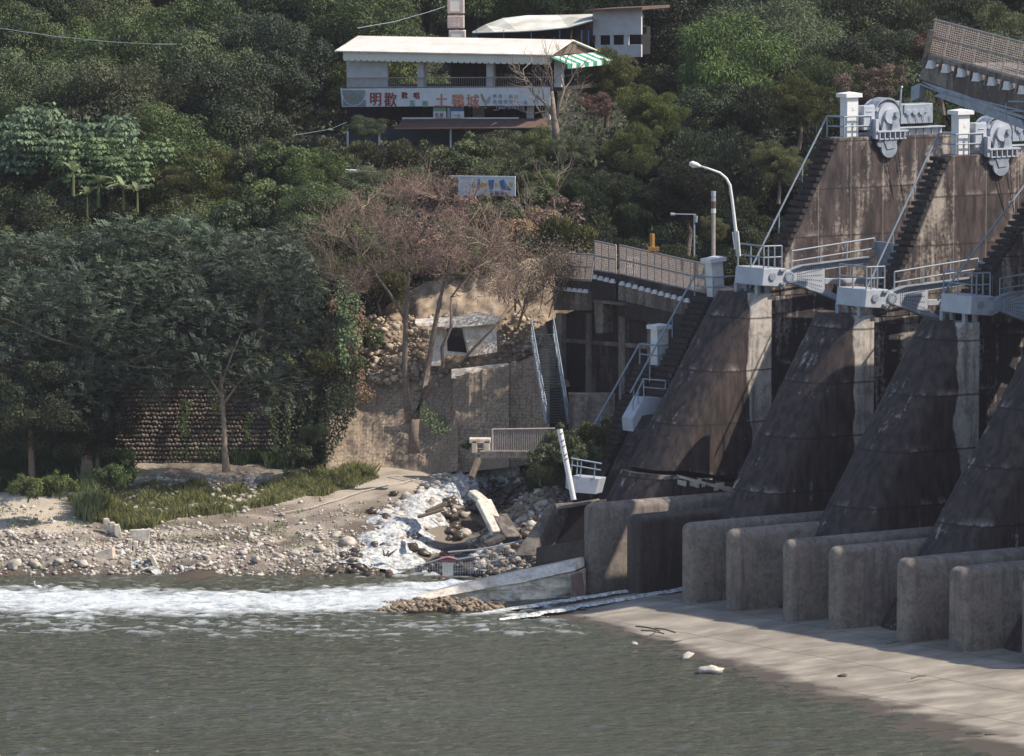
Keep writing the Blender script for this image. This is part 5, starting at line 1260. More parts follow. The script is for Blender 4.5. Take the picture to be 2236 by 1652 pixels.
o = empty('gate_pillar', at(978, 1252, 303.4), 0, 'pale pillar with faded red top standing in the stream mouth', 'pillar')
mb = MB(); mb.box(at(978, 1238, 303.4), (.26, .26, .42)); mb.build('pillar_shaft', M['roof_w'], o); mb = MB(); mb.box(at(977, 1222, 303.4), (.36, .32, .12)); mb.build('pillar_cap', M['red'], o, bevel=.03)
mb = MB(); mb.tube([at(848, 1262, 303), at(849, 1255, 303), at(850, 1248, 303), at(850, 1244, 303)], [.16, .21, .19, .08], 10); tag(mb.build('red_drum', M['rust']), 'faded reddish drum half sunk where the stream meets the river', 'drum')
mb = MB(); mb.tube([at(845, 1215, 304), at(848, 1203, 304), at(852, 1206, 304)], [.12, .05, .02], 6); mb.tube([at(846, 1215, 304), at(866, 1200, 304)], [.08, .02], 5); mb.tube([at(840, 1215, 304), at(836, 1200, 304)], [.07, .02], 5)
tag(mb.build('driftwood_stump', M['wood']), 'jagged brown driftwood stump in the shallow stream', 'stump')
# pale concrete pieces on the left bank
def cblock(px, Yv, h_, th, label):
    mb = MB(); mb.prism([at(a, b_, Yv) for a, b_ in px], (th, h_, 0)); return tag(mb.build('concrete_piece', M['fresh' if th < .2 else 'fresh'], bevel=.02, seg=1), label, 'concrete piece', 'pale concrete pieces on the left bank')
Yc = tpt(305, 1200).y
cblock([(283, 1158), (328, 1156), (325, 1183), (286, 1182)], Yc + 1.0, .25, .0, 'pale flat concrete bench back standing upright on the shingle')
cblock([(280, 1178), (288, 1178), (288, 1202), (279, 1200)], Yc - .2, .3, .0, 'small pale concrete leg below the flat bench back, left one')
cblock([(291, 1182), (300, 1184), (300, 1206), (291, 1204)], Yc - .2, .3, .0, 'small pale concrete leg below the flat bench back, right one')
Yc = tpt(245, 1178).y
for k, (a, b_) in enumerate(((227, 1134), (240, 1142), (250, 1147))):
    cblock([(a, b_), (a + 11, b_ - 1), (a + 17, b_ + 28), (a + 15, b_ + 33), (a + 1, b_ + 22)], Yc + .9 - k * .35, .35, -.08, ['leftmost', 'middle', 'rightmost'][k] + ' of three leaning pale concrete plates left of the bench back')
for (a, b_, n_) in ((150, 1077, 'left'), (176, 1082, 'right')):
    cblock([(a, b_), (a + 7, b_ - 1), (a + 9, b_ + 10), (a - 1, b_ + 12)], tpt(a, b_ + 11).y, .2, .05, f'small pale concrete stump among the tall grass, {n_} one')
mb = MB(); Yv = tpt(340, 1245).y; mb.prism([at(325, 1215, Yv), at(332, 1212, Yv), at(347, 1240, Yv), at(338, 1248, Yv)], (0, .4, 0)); tag(mb.build('concrete_piece', M['fresh'], bevel=.02), 'narrow pale slab leaning at the water line by a small rill', 'concrete piece', 'pale concrete pieces on the left bank')
mb = MB(); Yv = tpt(230, 1222).y; mb.prism([at(190, 1218, Yv), at(215, 1205, Yv), at(245, 1196, Yv), at(247, 1220, Yv), at(222, 1224, Yv)], (.1, .5, 0)); tag(mb.build('concrete_piece', M['fresh'], bevel=.02), 'wedge shaped pale slab lying on the shingle near the water', 'concrete piece', 'pale concrete pieces on the left bank')
strip('bank_rill_water', [tpt(270, 1210), tpt(300, 1225), tpt(325, 1240), tpt(320, 1252)], [.3, .5, .6, .9], M['cascade'], 'small white rill running off the shingle', lift=.15, zfun=tz)

# stones -------------------------------------------------------------
def scatter_rocks(n, xr, yr, cond, size, seed, mat, name, label, kind='stuff', power=3, sink=.3):
    R = np.random.RandomState(seed); C = []; S = []
    X = R.rand(n) * (xr[1] - xr[0]) + xr[0]; Y = R.rand(n) * (yr[1] - yr[0]) + yr[0]
    k = cond(X, Y, R.rand(n)); X = X[k]; Y = Y[k]; Z = terrain(X, Y); s = size[0] + (size[1] - size[0]) * R.rand(len(X)) ** power
    C = np.stack([X, Y, Z + s * sink], 1); S = np.stack([s * (1 + .5 * R.rand(len(X))), s, s * (.55 + .3 * R.rand(len(X)))], 1)
    V, Fc = stones(C, S, seed + 1); return tag(link_mesh(name, V, Fc, mat, smooth=False), label, kind=kind)
dS = lambda X, Y: Y - shore(X)
def gxd(X, Y):
    return np.abs(X - np.interp(Y, [305, 309, 313, 318, 323], [-5.6, -4.6, -3.0, -1.2, -.6])) / np.interp(Y, [305, 323], [3.4, 1.1])
scatter_rocks(30000, (-28, 4), (305, 318), lambda X, Y, r: (dS(X, Y) > -.3) & (gxd(X, Y) > 1.0) & (r < np.interp(dS(X, Y), [-.3, .5, 2.6, 4, 7, 12], [.7, 1, 1, .6, .12, .05]) * (.4 + 1.0 * (fbm(X * .6 + 9, Y * .9, 3) > .47))), (.028, .15), 21, M['rock'], 'shingle', 'pale cobbles spread along the water line', power=4)
scatter_rocks(2600, (-7, 4.5), (304, 325), lambda X, Y, r: (gxd(X, Y) > .9) & (gxd(X, Y) < 2.6) & (dS(X, Y) > -.5), (.06, .33), 22, M['rock'], 'stream_cobbles', 'cobbles along both edges of the stream')
scatter_rocks(2600, (-10, 1), (303.5, 323), lambda X, Y, r: (gxd(X, Y) < 1.35) & (dS(X, Y) > -1.6) & (fbm(X * .8 + 2, Y * .8, 3) > .46), (.07, .30), 23, M['rock_wet'], 'stream_stones', 'dark wet stones breaking the white stream', power=2, sink=.55)
scatter_rocks(3800, (-2, 6.5), (304, 317), lambda X, Y, r: (((X - 1.8) / 3.2) ** 2 + ((Y - 310.5) / 5) ** 2 < 1.3), (.05, .30), 24, mat_plain('mound_rock', (.34, .28, .22), .9, 0, .5, 3.5, dirt=(.10, .075, .055), bmp=.5), 'mound_rubble', 'brown rubble heaped on the mound right of the stream')
scatter_rocks(1500, (-20, -12), (312, 322), lambda X, Y, r: (Y > 316) & (r < .8), (.04, .20), 25, M['rock'], 'scattered_stones', 'stones on the bare brown ground below the boulder wall')
# single boulders
R = np.random.RandomState(5)
bspots = [(30, 1240, .42), (75, 1238, .38), (130, 1232, .3), (180, 1236, .35), (530, 1212, .3), (610, 1220, .36), (645, 1212, .3), (700, 1205, .4), (560, 1228, .34), (760, 1190, .5), (735, 1172, .34), (450, 1222, .3), (860, 1082, .3), (930, 1020, .34), (985, 1028, .42), (1000, 1042, .38), (900, 1200, .45), (925, 1212, .4), (812, 1120, .35), (840, 1135, .42), (1035, 1192, .5), (1010, 1172, .48), (1015, 1128, .36), (985, 1165, .4), (1130, 1100, .3), (700, 1060, .25), (1130, 1055, .28)]
desc = ['flat', 'rounded', 'angular', 'smooth', 'squat']
for k, (a, b_, s_) in enumerate(bspots):
    p_ = tpt(a, b_); V, Fc = stones(np.array([[p_.x, p_.y, p_.z + s_ * .25]]), np.array([[s_ * .95, s_ * .72, s_ * .5]]), 100 + k, (IV2, IF2))
    wet = a > 790 and b_ > 1060 and a < 1000
    side = 'on the left shingle' if a < 400 else ('on the shingle spit' if a < 790 else ('in the stream' if a < 960 else 'on the rubble mound side'))
    o = link_mesh('boulder', V, Fc, M['rock_wet'] if wet else M['rock'], smooth=False)
    tag(o, 'boulder', 'boulder', 'large boulders on the bank')
bl_ = {}
for k, (a, b_, s_) in enumerate(bspots):
    o_ = bpy.data.objects['boulder' if k == 0 else 'boulder.%03d' % k]; sd_ = 'along the left shingle' if a < 400 else ('on the shingle spit' if a < 790 else ('in the white stream' if a < 960 else 'beside the rubble mound'))
    bl_.setdefault(('dark wet' if (a > 790 and b_ > 1060 and a < 1000) else 'pale', sd_), []).append((a, o_))
for (t_, sd_), l_ in bl_.items():
    l_.sort(key=lambda q_: q_[0])
    for i_, (a, o_) in enumerate(l_): o_['label'] = f'{ORD[i_]} {t_} boulder from the left {sd_}'
# debris on the apron
for k, (a, b_, s_, lb, mt) in enumerate(((1553, 1466, .34, 'white broken slab lying at the wet edge of the apron', 'fresh'), (1500, 1434, .22, 'brown rock with dark shadow at the wet edge of the apron', 'rock'), (1272, 1332, .2, 'mossy lump beside the lower white spill', 'wood'), (1385, 1408, .13, 'small stone on the apron nearest the river', 'rock'), (1840, 1478, .14, 'small dark stone on the pale apron', 'wood'), (2058, 1428, .16, 'white rubble scrap against the eighth block', 'fresh'))):
    p_ = onz(a, b_, .12); V, Fc = stones(np.array([[p_.x, p_.y, p_.z + .05]]), np.array([[s_ * 1.6, s_, s_ * .55]]), 200 + k, (IV2, IF2))
    tag(link_mesh('loose_rock', V, Fc, M[mt]), lb, 'rock', 'loose rocks on the apron')
for k, (a, b_, c_, d_) in enumerate(((1388, 1368, 1440, 1378), (1400, 1377, 1450, 1384), (1430, 1372, 1475, 1382), (1420, 1388, 1440, 1381), (1990, 1482, 2020, 1476), (1935, 1408, 1970, 1402))):
    p_, q_ = onz(a, b_, .36), onz(c_, d_, .36)
    tag(MB().tube([p_, p_.lerp(q_, .5) + Vector((0, 0, .05)), q_], .035, 5).build('stick', M['wood']), f'thin dark stick on the apron, {["longest of the scattered group", "lowest of the scattered group", "right of the scattered group", "short one of the scattered group", "alone near the bottom right", "beside the sixth block"][k]}', 'stick', 'sticks on the apron')
# bird on the water
p_ = onz(84, 1283, .1)
V, Fc = stones(np.array([[p_.x, p_.y, .12]]), np.array([[.22, .1, .08]]), 300, (IV2, IF2))
o = link_mesh('water_bird', V, Fc, M['white'], smooth=True); tag(o, 'small white bird floating on the river at the far left', 'bird')
mb = MB(); mb.tube([(p_.x - .15, p_.y, .12), (p_.x - .2, p_.y, .3), (p_.x - .19, p_.y, .38), (p_.x - .28, p_.y, .36)], [.05, .035, .05, .015], 6); mb.build('head', M['white'], o, smooth=True)

# ================================================================== PLANTS
def leafmesh(P, Nn, L, W, droop=0.0, rs=None, axis=None):
    """P (n,3) positions, Nn (n,3) normals -> quads"""
    n = len(P); r = rs.randn(n, 3)
    Nn = Nn / (np.linalg.norm(Nn, axis=1, keepdims=True) + 1e-9)
    if axis is None:
        A = np.cross(Nn, r); 
    else: A = axis
    A = A / (np.linalg.norm(A, axis=1, keepdims=True) + 1e-9)
    A[:, 2] -= droop; A = A / np.linalg.norm(A, axis=1, keepdims=True)
    B = np.cross(Nn, A); B = B / (np.linalg.norm(B, axis=1, keepdims=True) + 1e-9)
    L = np.asarray(L).reshape(-1, 1); W = np.asarray(W).reshape(-1, 1)
    V = np.stack([P, P + A * L * .5 + B * W * .5, P + A * L, P + A * L * .5 - B * W * .5], 1)
    return V.reshape(-1, 3), np.arange(n * 4).reshape(n, 4)
def crown(seed, R_, H_, nb, nl, ls, style='round', brad=.34):
    rs = np.random.RandomState(seed)
    bc = []; br = []
    while len(bc) < nb:
        d = rs.randn(3); d /= np.linalg.norm(d); rr = rs.rand() ** .45
        c = d * rr * np.array([R_ * .92, R_ * .92, H_ * .5 * .92]) * (.72 + .5 * vn(np.array(d[0] * 2.2 + seed), np.array(d[1] * 2.2 + d[2] * 1.7)))
        if c[2] < -H_ * .36: continue
        bc.append(c); br.append(R_ * brad * (.40 + .75 * rs.rand()))
    bc = np.array(bc); br = np.array(br)
    w_ = br ** 2; w_ /= w_.sum(); ix = rs.choice(nb, nl, p=w_)
    d = rs.randn(nl, 3); d[:, 2] += .35; d /= np.linalg.norm(d, axis=1, keepdims=True)
    rad_ = br[ix] * (.45 + .62 * rs.rand(nl) ** .5)
    sc = np.ones((nl, 3)); sc[:, 2] = .72
    P = bc[ix] + d * rad_[:, None] * sc
    Nn = d + rs.randn(nl, 3) * .45
    s = ls * (.6 + .8 * rs.rand(nl)); axis = None; wfac = .55; dr = .0
    if style == 'spray':     # pinnate sprays: leaflets along short twigs
        nt_ = nl // 12; ii = rs.choice(nl, nt_, replace=False); T0 = P[ii]; out = d[ii] + rs.randn(nt_, 3) * .35; out[:, 2] *= .6; out[:, 2] += .05; out /= np.linalg.norm(out, axis=1, keepdims=True)
        t = np.tile(np.arange(12), nt_); b_ = np.repeat(np.arange(nt_), 12); side = np.where(t % 2 == 0, 1, -1)
        tl = (.28 + .34 * rs.rand(nt_))[b_]
        sd = np.cross(out, [0, 0, 1]); sd /= (np.linalg.norm(sd, axis=1, keepdims=True) + 1e-6)
        P = T0[b_] + out[b_] * (t / 12 * tl)[:, None]; P[:, 2] -= (t / 12) ** 2 * .16 * tl * 1.5
        axis = sd[b_] * side[:, None] + out[b_] * .5; Nn = np.cross(axis, out[b_]) * side[:, None] + rs.randn(len(P), 3) * .2
        Nn[:, 2] = np.abs(Nn[:, 2]); s = ls * (.8 + .5 * rs.rand(len(P))); wfac = .42; rid = rs.rand(nt_)[b_]
    elif style == 'tuft':
        axis = d * .6 + rs.randn(nl, 3) * .35; axis[:, 2] += .9; wfac = .28; s = s * 1.4; rid = rs.rand(nb)[ix] * .6 + rs.rand(nl) * .4
    elif style == 'droop':
        P[:, 2] = np.round(P[:, 2] / .55) * .55 + rs.randn(nl) * .07
        axis = d * .5 + rs.randn(nl, 3) * .25; axis[:, 2] -= .9; Nn = d * 1.0 + rs.randn(nl, 3) * .25; Nn[:, 2] += .3; wfac = .62; rid = rs.rand(nb)[ix] * .4 + rs.rand(nl) * .6
    elif style == 'bamboo':
        axis = d * .9 + rs.randn(nl, 3) * .3; axis[:, 2] -= .7; wfac = .22; s = s * 1.6; rid = rs.rand(nb)[ix] * .5 + rs.rand(nl) * .5
    else:
        rid = rs.rand(nb)[ix] * .5 + rs.rand(nl) * .5
    V, Q = leafmesh(P, Nn, s, s * wfac, dr, rs, axis)
    return V, Q, rid, bc, br
def trunk_mb(seed, bc, br, H_, below, r0, n_limb=9):
    rs = np.random.RandomState(seed + 50); mb = MB()
    pts = [Vector((0, 0, -below))] + [Vector((rs.randn() * .12, rs.randn() * .12, -below + (below + H_ * .2) * t)) for t in (.3, .6, .85, 1.0)]
    mb.tube(pts, [r0 * 1.35, r0, r0 * .85, r0 * .65, r0 * .35], 8)
    for k in range(min(n_limb, len(bc))):
        c = Vector(bc[k]); s_ = pts[2].lerp(pts[4], rs.rand()); m_ = s_.lerp(c, .5) + Vector((0, 0, -.15)); mb.tube([s_, m_, c], [r0 * .42, r0 * .25, r0 * .08], 6)
    return mb
PROTO = {}
def make_tree(key, name, seed, R_, H_, nb, nl, ls, style, lmat, bark='bark', below=5.0, r0=.2, brad=.34):
    V, Q, rid, bc, br = crown(seed, R_, H_, nb, nl, ls, style, brad)
    root = empty(name, (0, 0, 0))
    link_mesh('crown', V, Q, M[lmat], root, local=True, attr={'rnd': rid})
    mb = trunk_mb(seed, bc, br, H_, below, r0)
    mb.build('trunk', M[bark], root, local=True)
    PROTO[key] = [root, R_, False, name]
def put_tree(key, loc, s, rz, label, cat, group=None, sz=None):
    e = PROTO[key]
    if not e[2]: o = e[0]; e[2] = True
    else: o = copy_tree(e[0])
    o.location = loc; o.rotation_euler = (0, 0, rz); o.scale = (s, s, s * (sz or 1))
    o['label'] = label; o['category'] = cat
    if group: o['group'] = group
    elif 'group' in o: del o['group']
    return o
make_tree('a1', 'broadleaf_tree', 1, 4.2, 7.0, 96, 43065, 0.152, 'round', 'leaf_a', brad=.26)
make_tree('a2', 'broadleaf_tree', 2, 4.2, 6.2, 76, 41470, 0.160, 'round', 'leaf_a', brad=.28)
make_tree('b1', 'evergreen_tree', 3, 4.0, 7.4, 88, 41470, 0.152, 'round', 'leaf_b', brad=.27)
make_tree('c1', 'feathery_tree', 4, 3.6, 6.6, 96, 41470, 0.152, 'tuft', 'leaf_c', brad=.22)
make_tree('c2', 'dark_feathery_tree', 14, 3.6, 6.6, 96, 41470, 0.152, 'tuft', 'leaf_b', brad=.22)
make_tree('d1', 'bamboo_clump', 5, 4.0, 7.6, 73, 41470, 0.136, 'bamboo', 'leaf_a', brad=.27)
make_tree('big', 'large_leaf_tree', 6, 4.4, 5.6, 46, 9500, .36, 'droop', 'leaf_big', brad=.26)
make_tree('r1', 'reddish_tree', 8, 3.4, 5.2, 44, 14000, .17, 'round', 'leaf_red', brad=.22)
make_tree('s1', 'shrub', 9, 1.6, 2.0, 22, 6000, .14, 'round', 'leaf_a', below=1.2, r0=.05, brad=.32)
make_tree('s2', 'shrub', 10, 1.6, 2.0, 22, 6000, .15, 'tuft', 'leaf_c', below=1.2, r0=.05, brad=.30)
make_tree('s3', 'dry_shrub', 12, 1.6, 2.0, 22, 3600, .12, 'round', 'leaf_dry', below=1.2, r0=.05, brad=.34)
make_tree('n1', 'spray_leaf_tree', 20, 5.4, 7.6, 90, 54000, .145, 'spray', 'leaf_n', 'bark_pale', below=6.2, r0=.22, brad=.19)
make_tree('n2', 'spray_leaf_tree', 21, 4.6, 6.0, 74, 42000, .145, 'spray', 'leaf_n', 'bark_pale', below=5, r0=.2, brad=.20)
def place_px(key, dx, dy, Y, rpx, label, cat='tree', group=None, sz=None, rz=None):
    p_ = at(dx, dy, Y); s_ = rpx / (F / Y) / PROTO[key][1]
    return put_tree(key, p_, s_, RS.rand() * 6.28 if rz is None else rz, label, cat, group, sz)
# near trees on the left bank
NT = place_px('n1', 500, 720, 319.5, 262, 'big dusky leaved tree with slender pale trunk in front of the boulder wall', sz=1.05, rz=0.0); NT.scale.y *= .6
N2_ = place_px('n1', 190, 745, 320.5, 262, 'big dusky leaved tree filling the lower left, its trunk hidden', sz=1.0, rz=3.14); N2_.scale.y *= .62
place_px('n2', 330, 580, 325, 230, 'dusky tree rising between the two big near trees', sz=.9)
place_px('n2', 570, 590, 327, 185, 'dusky tree behind the slender trunk, left of the dead tree', sz=.95)
place_px('n2', 60, 600, 325, 185, 'dusky tree at the left edge halfway up', sz=.95)
place_px('b1', 70, 900, 319, 130, 'very dark low tree at the left edge above the grass')
place_px('b1', 210, 930, 320.5, 100, 'very dark bush tree left of the boulder wall')
mb = MB(); Yt = 318.6
mb.tube([at(494, 1030, Yt), at(491, 985, Yt), at(489, 930, Yt), at(486, 880, Yt), at(480, 800, Yt + .5)], [.24, .15, .13, .12, .09], 10)
for a, b_, c_, d_ in ((486, 885, 560, 800), (486, 870, 420, 780), (484, 840, 530, 720)): mb.tube([at(a, b_, Yt), at((a + c_) / 2, (b_ + d_) / 2 - 8, Yt), at(c_, d_, Yt)], [.08, .05, .02], 6)
for c_ in kids(NT):
    if c_.name.startswith('trunk'): bpy.data.objects.remove(c_)
mb.build('trunk', M['bark_pale'], NT, smooth=True)
# special hillside trees
place_px('big', 120, 300, 345, 150, 'pale green large leaved tree on the left slope', sz=.85)
place_px('big', 240, 350, 342, 125, 'pale green large leaved tree lower right of its neighbour, above the banana plants', sz=.8)
place_px('c1', 455, 390, 345, 95, 'yellowish feathery tree in the middle of the left slope', sz=.85)
place_px('c1', 380, 410, 343, 62, 'small yellowish feathery tree beside the white dotted shrubs', sz=.85)
place_px('a1', 700, 470, 338, 110, 'bright green leafy tree left of the dead tree, above the boulder wall', sz=.9)
place_px('a2', 660, 560, 335, 90, 'green leafy tree crowded behind the dead tree')
place_px('a1', 690, 390, 344, 90, 'green leafy tree below the left end of the restaurant')
place_px('a2', 800, 395, 343, 60, 'low green tree under the white coping', sz=.6)
place_px('a2', 890, 392, 343, 60, 'low green tree left of the painted billboard', sz=.55)
place_px('a2', 1250, 330, 350, 55, 'green tree right of the bare twisted tree', sz=.9)
place_px('c2', 1270, 420, 345, 70, 'dark feathery tree between the bare tree and the bridge')
place_px('a1', 1200, 400, 345, 50, 'green tree at the foot of the bare twisted tree', sz=.8)
place_px('a1', 1100, 340, 352, 75, 'green tree hiding the right end of the restaurant skirt')
place_px('a2', 1165, 320, 353, 55, 'green tree beside the bare twisted tree')
place_px('a2', 800, 280, 355, 48, 'small dark tree in front of the left end of the restaurant', sz=.7)
place_px('c2', 1480, 620, 332, 80, 'dark feathery tree behind the long bridge span')
place_px('c1', 1560, 500, 325, 32, 'small yellow green tree just behind the street lamp', sz=1.1)
place_px('c1', 1325, 170, 362, 78, 'olive feathery tree right of the striped awning')
place_px('c1', 1420, 250, 358, 75, 'olive feathery tree right of the restaurant')
place_px('c1', 1380, 330, 352, 70, 'olive feathery tree below right of the restaurant')
place_px('c2', 1500, 420, 342, 100, 'dark feathery tree behind the street lamp arm')
place_px('c2', 1330, 450, 342, 95, 'dark feathery tree above the short bridge span')
place_px('c1', 1745, 230, 352, 70, 'bright olive feathery tree left of the farther pillar')
place_px('c1', 1700, 360, 345, 62, 'bright olive feathery tree left of the pier stair')
place_px('r1', 1900, 190, 356, 80, 'reddish tree behind the farther hoist')
place_px('r1', 2060, 120, 362, 90, 'reddish tree behind the tilted bridge span')
place_px('c1', 2150, 200, 352, 55, 'yellow green tree seen through the tilted span')
place_px('a2', 2000, 250, 350, 60, 'green tree behind the second pillar')
place_px('r1', 1300, 230, 357, 45, 'small reddish tree beside the bare twisted tree')

# hillside forest on a jittered world grid, kept clear of what the photo shows
keep = [((725, 85, 1300, 330), 362), ((1020, 20, 1400, 125), 384), ((965, 0, 1020, 95), 372), ((735, 368, 845, 384), 350), ((1015, 385, 1130, 432), 345), ((760, 690, 1215, 1000), 400), ((1560, 410, 1640, 560), 306), ((700, 60, 1310, 355), 368)]
def blocked(p_, r_px, Y):
    x, y = proj(p_)
    for (x0, y0, x1, y1), Yk in keep:
        if Y < Yk + 2 and x + r_px * .85 > x0 and x - r_px * .85 < x1 and y + r_px * .8 > y0 and y - r_px * .8 < y1: return True
    return False
rr_ = np.random.RandomState(77)
rowname = ['front row just above the walls', 'second row of the slope', 'third row of the slope', 'row level with the restaurant', 'row above the restaurant', 'high row of the hill', 'ridge row', 'topmost row', 'crest row', 'far crest row', 'last row', 'very last row', 'hidden row', 'hindmost row']
tones = {'a1': 'mid green broad leaved', 'a2': 'mid green rounded', 'b1': 'dark evergreen', 'c1': 'olive feathery', 'c2': 'dark feathery', 'd1': 'green bamboo like'}
FOREST = []
def region(x, y):
    h = 'left slope' if x < 420 else 'left of the restaurant' if x < 730 else 'behind the restaurant' if x < 1290 else 'above the street lamp' if x < 1760 else 'behind the dam hoists'
    v = 'top edge' if y < 40 else 'high up' if y < 130 else 'upper middle' if y < 230 else 'middle' if y < 330 else 'low down' if y < 440 else 'lowest'
    if x < -20: h = 'left edge'
    if x > 2250: h = 'right edge'
    return h + ', ' + v
def ordlabel(items, noun):
    g_ = {}
    for k_, o_, (x_, y_) in items: g_.setdefault((k_, region(x_, y_)), []).append((x_, o_))
    for (k_, r_), l_ in g_.items():
        l_.sort(key=lambda t_: t_[0])
        for i_, (x_, o_) in enumerate(l_): o_['label'] = (f'{ORD[i_]} {k_} {noun} from the left, {r_}' if len(l_) > 1 else f'only {k_} {noun} {r_}')
row = 0; Yr = 332.0
while Yr < 425:
    cols = 0; X_ = -34 - (row % 2) * 2.3
    while X_ < 44:
        X = X_ + rr_.randn() * .9; Y = Yr + rr_.randn() * 1.2; s_ = .72 + rr_.rand() * .42
        if X > 3: k_ = rr_.choice(['c2', 'c2', 'b1', 'c1', 'a1', 'c2'])
        else: k_ = rr_.choice(['a1', 'a2', 'd1', 'a1', 'b1', 'a2'])
        if Yr > 365 and X < 20: k_ = rr_.choice(['a1', 'd1', 'd1', 'a2', 'b1'])
        ax_, ay_ = proj((X, Y, tz(X, Y) + 3))
        if 440 < ax_ < 740 and 130 < ay_ < 340: k_ = rr_.choice(['b1', 'c2', 'b1', 'b1'])  # shadowed stretch of the slope imitated with darker leaved kinds
        if 1230 < ax_ < 1640 and ay_ > 270: k_ = rr_.choice(['b1', 'c2', 'b1'])
        if ax_ < 430 and ay_ > 60 and ay_ < 330: k_ = rr_.choice(['a1', 'a2', 'a1', 'd1'])
        low = 1.05 if Yr > 350 else .78
        g = tz(X, Y); hc = 2.9 * s_ * low + .5; p_ = Vector((X, Y, g + hc)); sc_ = s_ * low
        if X > 6 and Y < 340 and False: pass
        if not blocked(p_, 4.0 * sc_ * F / Y, Y) and Y - shore(X) > 20:
            FOREST.append((k_, put_tree(k_, p_, sc_, rr_.rand() * 6.28, 'tree', 'tree', 'trees on the hillside'), proj(p_)))
        X_ += 5.2 * (1 if Yr > 350 else .72)
    Yr += 4.6 if Yr < 360 else 7.0; row += 1
ordlabel([(tones[a_], b_, c_) for a_, b_, c_ in FOREST], 'tree')
SHR = []
# shrubs filling the lower slope
shr = [(560, 340, 345), (620, 350, 345), (860, 340, 352), (960, 345, 352), (1010, 360, 350), (1050, 330, 352), (760, 345, 352), (580, 420, 340), (520, 470, 338), (800, 430, 340), (1150, 380, 346), (1180, 430, 342), (1205, 480, 338), (1180, 540, 334), (1100, 560, 332), (830, 560, 331), (900, 500, 333), (760, 520, 331), (745, 600, 329), (760, 680, 328), (1000, 470, 337), (1090, 470, 337), (1150, 500, 335), (1240, 520, 334), (1240, 600, 332), (700, 640, 328), (720, 720, 327), (770, 740, 327), (660, 640, 329), (640, 700, 328), (690, 800, 326), (740, 790, 326), (600, 800, 326), (1020, 570, 330), (960, 560, 330), (830, 620, 328)]
for k, (a, b_, Y) in enumerate(shr):
    key = ['s1', 's1', 's2', 's1'][k % 4] if not (a > 820 and b_ > 450) else ['s3', 's1', 's3', 's2'][k % 4]
    p_ = at(a, b_, Y); 
    SHR.append(({'s1': 'green leafy', 's2': 'olive feathery', 's3': 'dry brown'}[key], put_tree(key, p_, .9 + .5 * rr_.rand(), rr_.rand() * 6.28, 'shrub', 'shrub', 'shrubs on the slope'), (a, b_)))
def region(x, y): return 'below the restaurant' if y < 400 else 'around the painted billboard' if y < 500 and x > 760 else 'behind the dead tree' if x > 760 else 'above the boulder wall'
ordlabel(SHR, 'shrub')
for k, (a, b_, Y, s_, key) in enumerate([(60, 1060, 313.5, .75, 's1'), (130, 1055, 313.8, .7, 's1'), (250, 1035, 315, .8, 's1'), (640, 985, 320, .6, 's1'), (690, 940, 321.5, .55, 's1'), (1200, 990, 309.6, .85, 's1'), (1240, 960, 310.4, .9, 's1'), (1270, 985, 309.5, .7, 's1'), (1290, 950, 311, .8, 's2'), (1180, 1030, 309, .55, 's2'), (1022, 972, 313, .26, 's1')]):
    put_tree(key, at(a, b_, Y), s_, rr_.rand() * 6.28, f'green bush {["at the left edge of the grass", "beside the left edge bush", "dark one left of the bare ground", "at the foot of the boulder wall end", "at the corner of the studded wall", "behind the leaning pole, left one", "behind the leaning pole, tallest one", "against the dam foot", "feathery one under the stair rail", "low feathery one on the mound", "tiny round one beside the culvert mouth"][k]}', 'bush', 'bushes on the bank')

rs = np.random.RandomState(90); nU = 90000
Xu = rs.rand(nU) * 78 - 36; Yu = 326.5 + rs.rand(nU) ** 1.3 * 60; ku = (Yu - shore(Xu) > 19.6) & ~((Xu > -9) & (Xu < 4) & (Yu < 330))
Xu, Yu = Xu[ku], Yu[ku]; Zu = terrain(Xu, Yu) + rs.rand(len(Xu)) ** 2 * 1.3 * (.3 + fbm(Xu * .5, Yu * .5, 2))
Vu, Qu = leafmesh(np.stack([Xu, Yu, Zu], 1), rs.randn(len(Xu), 3) + np.array([.2, -.4, .8]), .30 * (.5 + rs.rand(len(Xu))), .17 * (.5 + rs.rand(len(Xu))), .2, rs)
tag(link_mesh('undergrowth', Vu, Qu, M['leaf_a'], attr={'rnd': rs.rand(len(Xu))}), 'low leafy ground cover between the trees on the slope', kind='stuff')
# banana plants
def banana(p_, s_, seed, label):
    rs = np.random.RandomState(seed); o = empty('banana_plant', p_, 0, label, 'plant', 'banana plants on the left slope')
    mb = MB(); mb.tube([(0, 0, -.5), (0, 0, 1.2 * s_)], [.15 * s_, .1 * s_], 8); mb.build('stem', M['grass_l'], o, local=True)
    for k in range(8):
        a = rs.rand() * 6.28; t_ = np.linspace(0, 1, 7); L = (1.6 + rs.rand()) * s_; el = .5 + rs.rand() * .8
        V = []; 
        for t in t_:
            r = L * t * math.cos(el) ; z = 1.2 * s_ + L * t * math.sin(el) - 1.1 * s_ * t ** 2.2; wv_ = .28 * s_ * math.sin(math.pi * min(t * .9 + .08, 1)) + .01
            c = Vector((math.cos(a) * r, math.sin(a) * r, z)); sd = Vector((-math.sin(a), math.cos(a), 0)) * wv_
            V += [c + sd + Vector((0, 0, .06)), c, c - sd + Vector((0, 0, .06))]
        Fc = []
        for i in range(6): Fc += [(3 * i, 3 * i + 1, 3 * i + 4, 3 * i + 3), (3 * i + 1, 3 * i + 2, 3 * i + 5, 3 * i + 4)]
        link_mesh('leaf', V, Fc, M['leaf_ban'], o, local=True, smooth=True, attr={'rnd': np.ones(len(V)) * rs.rand()})
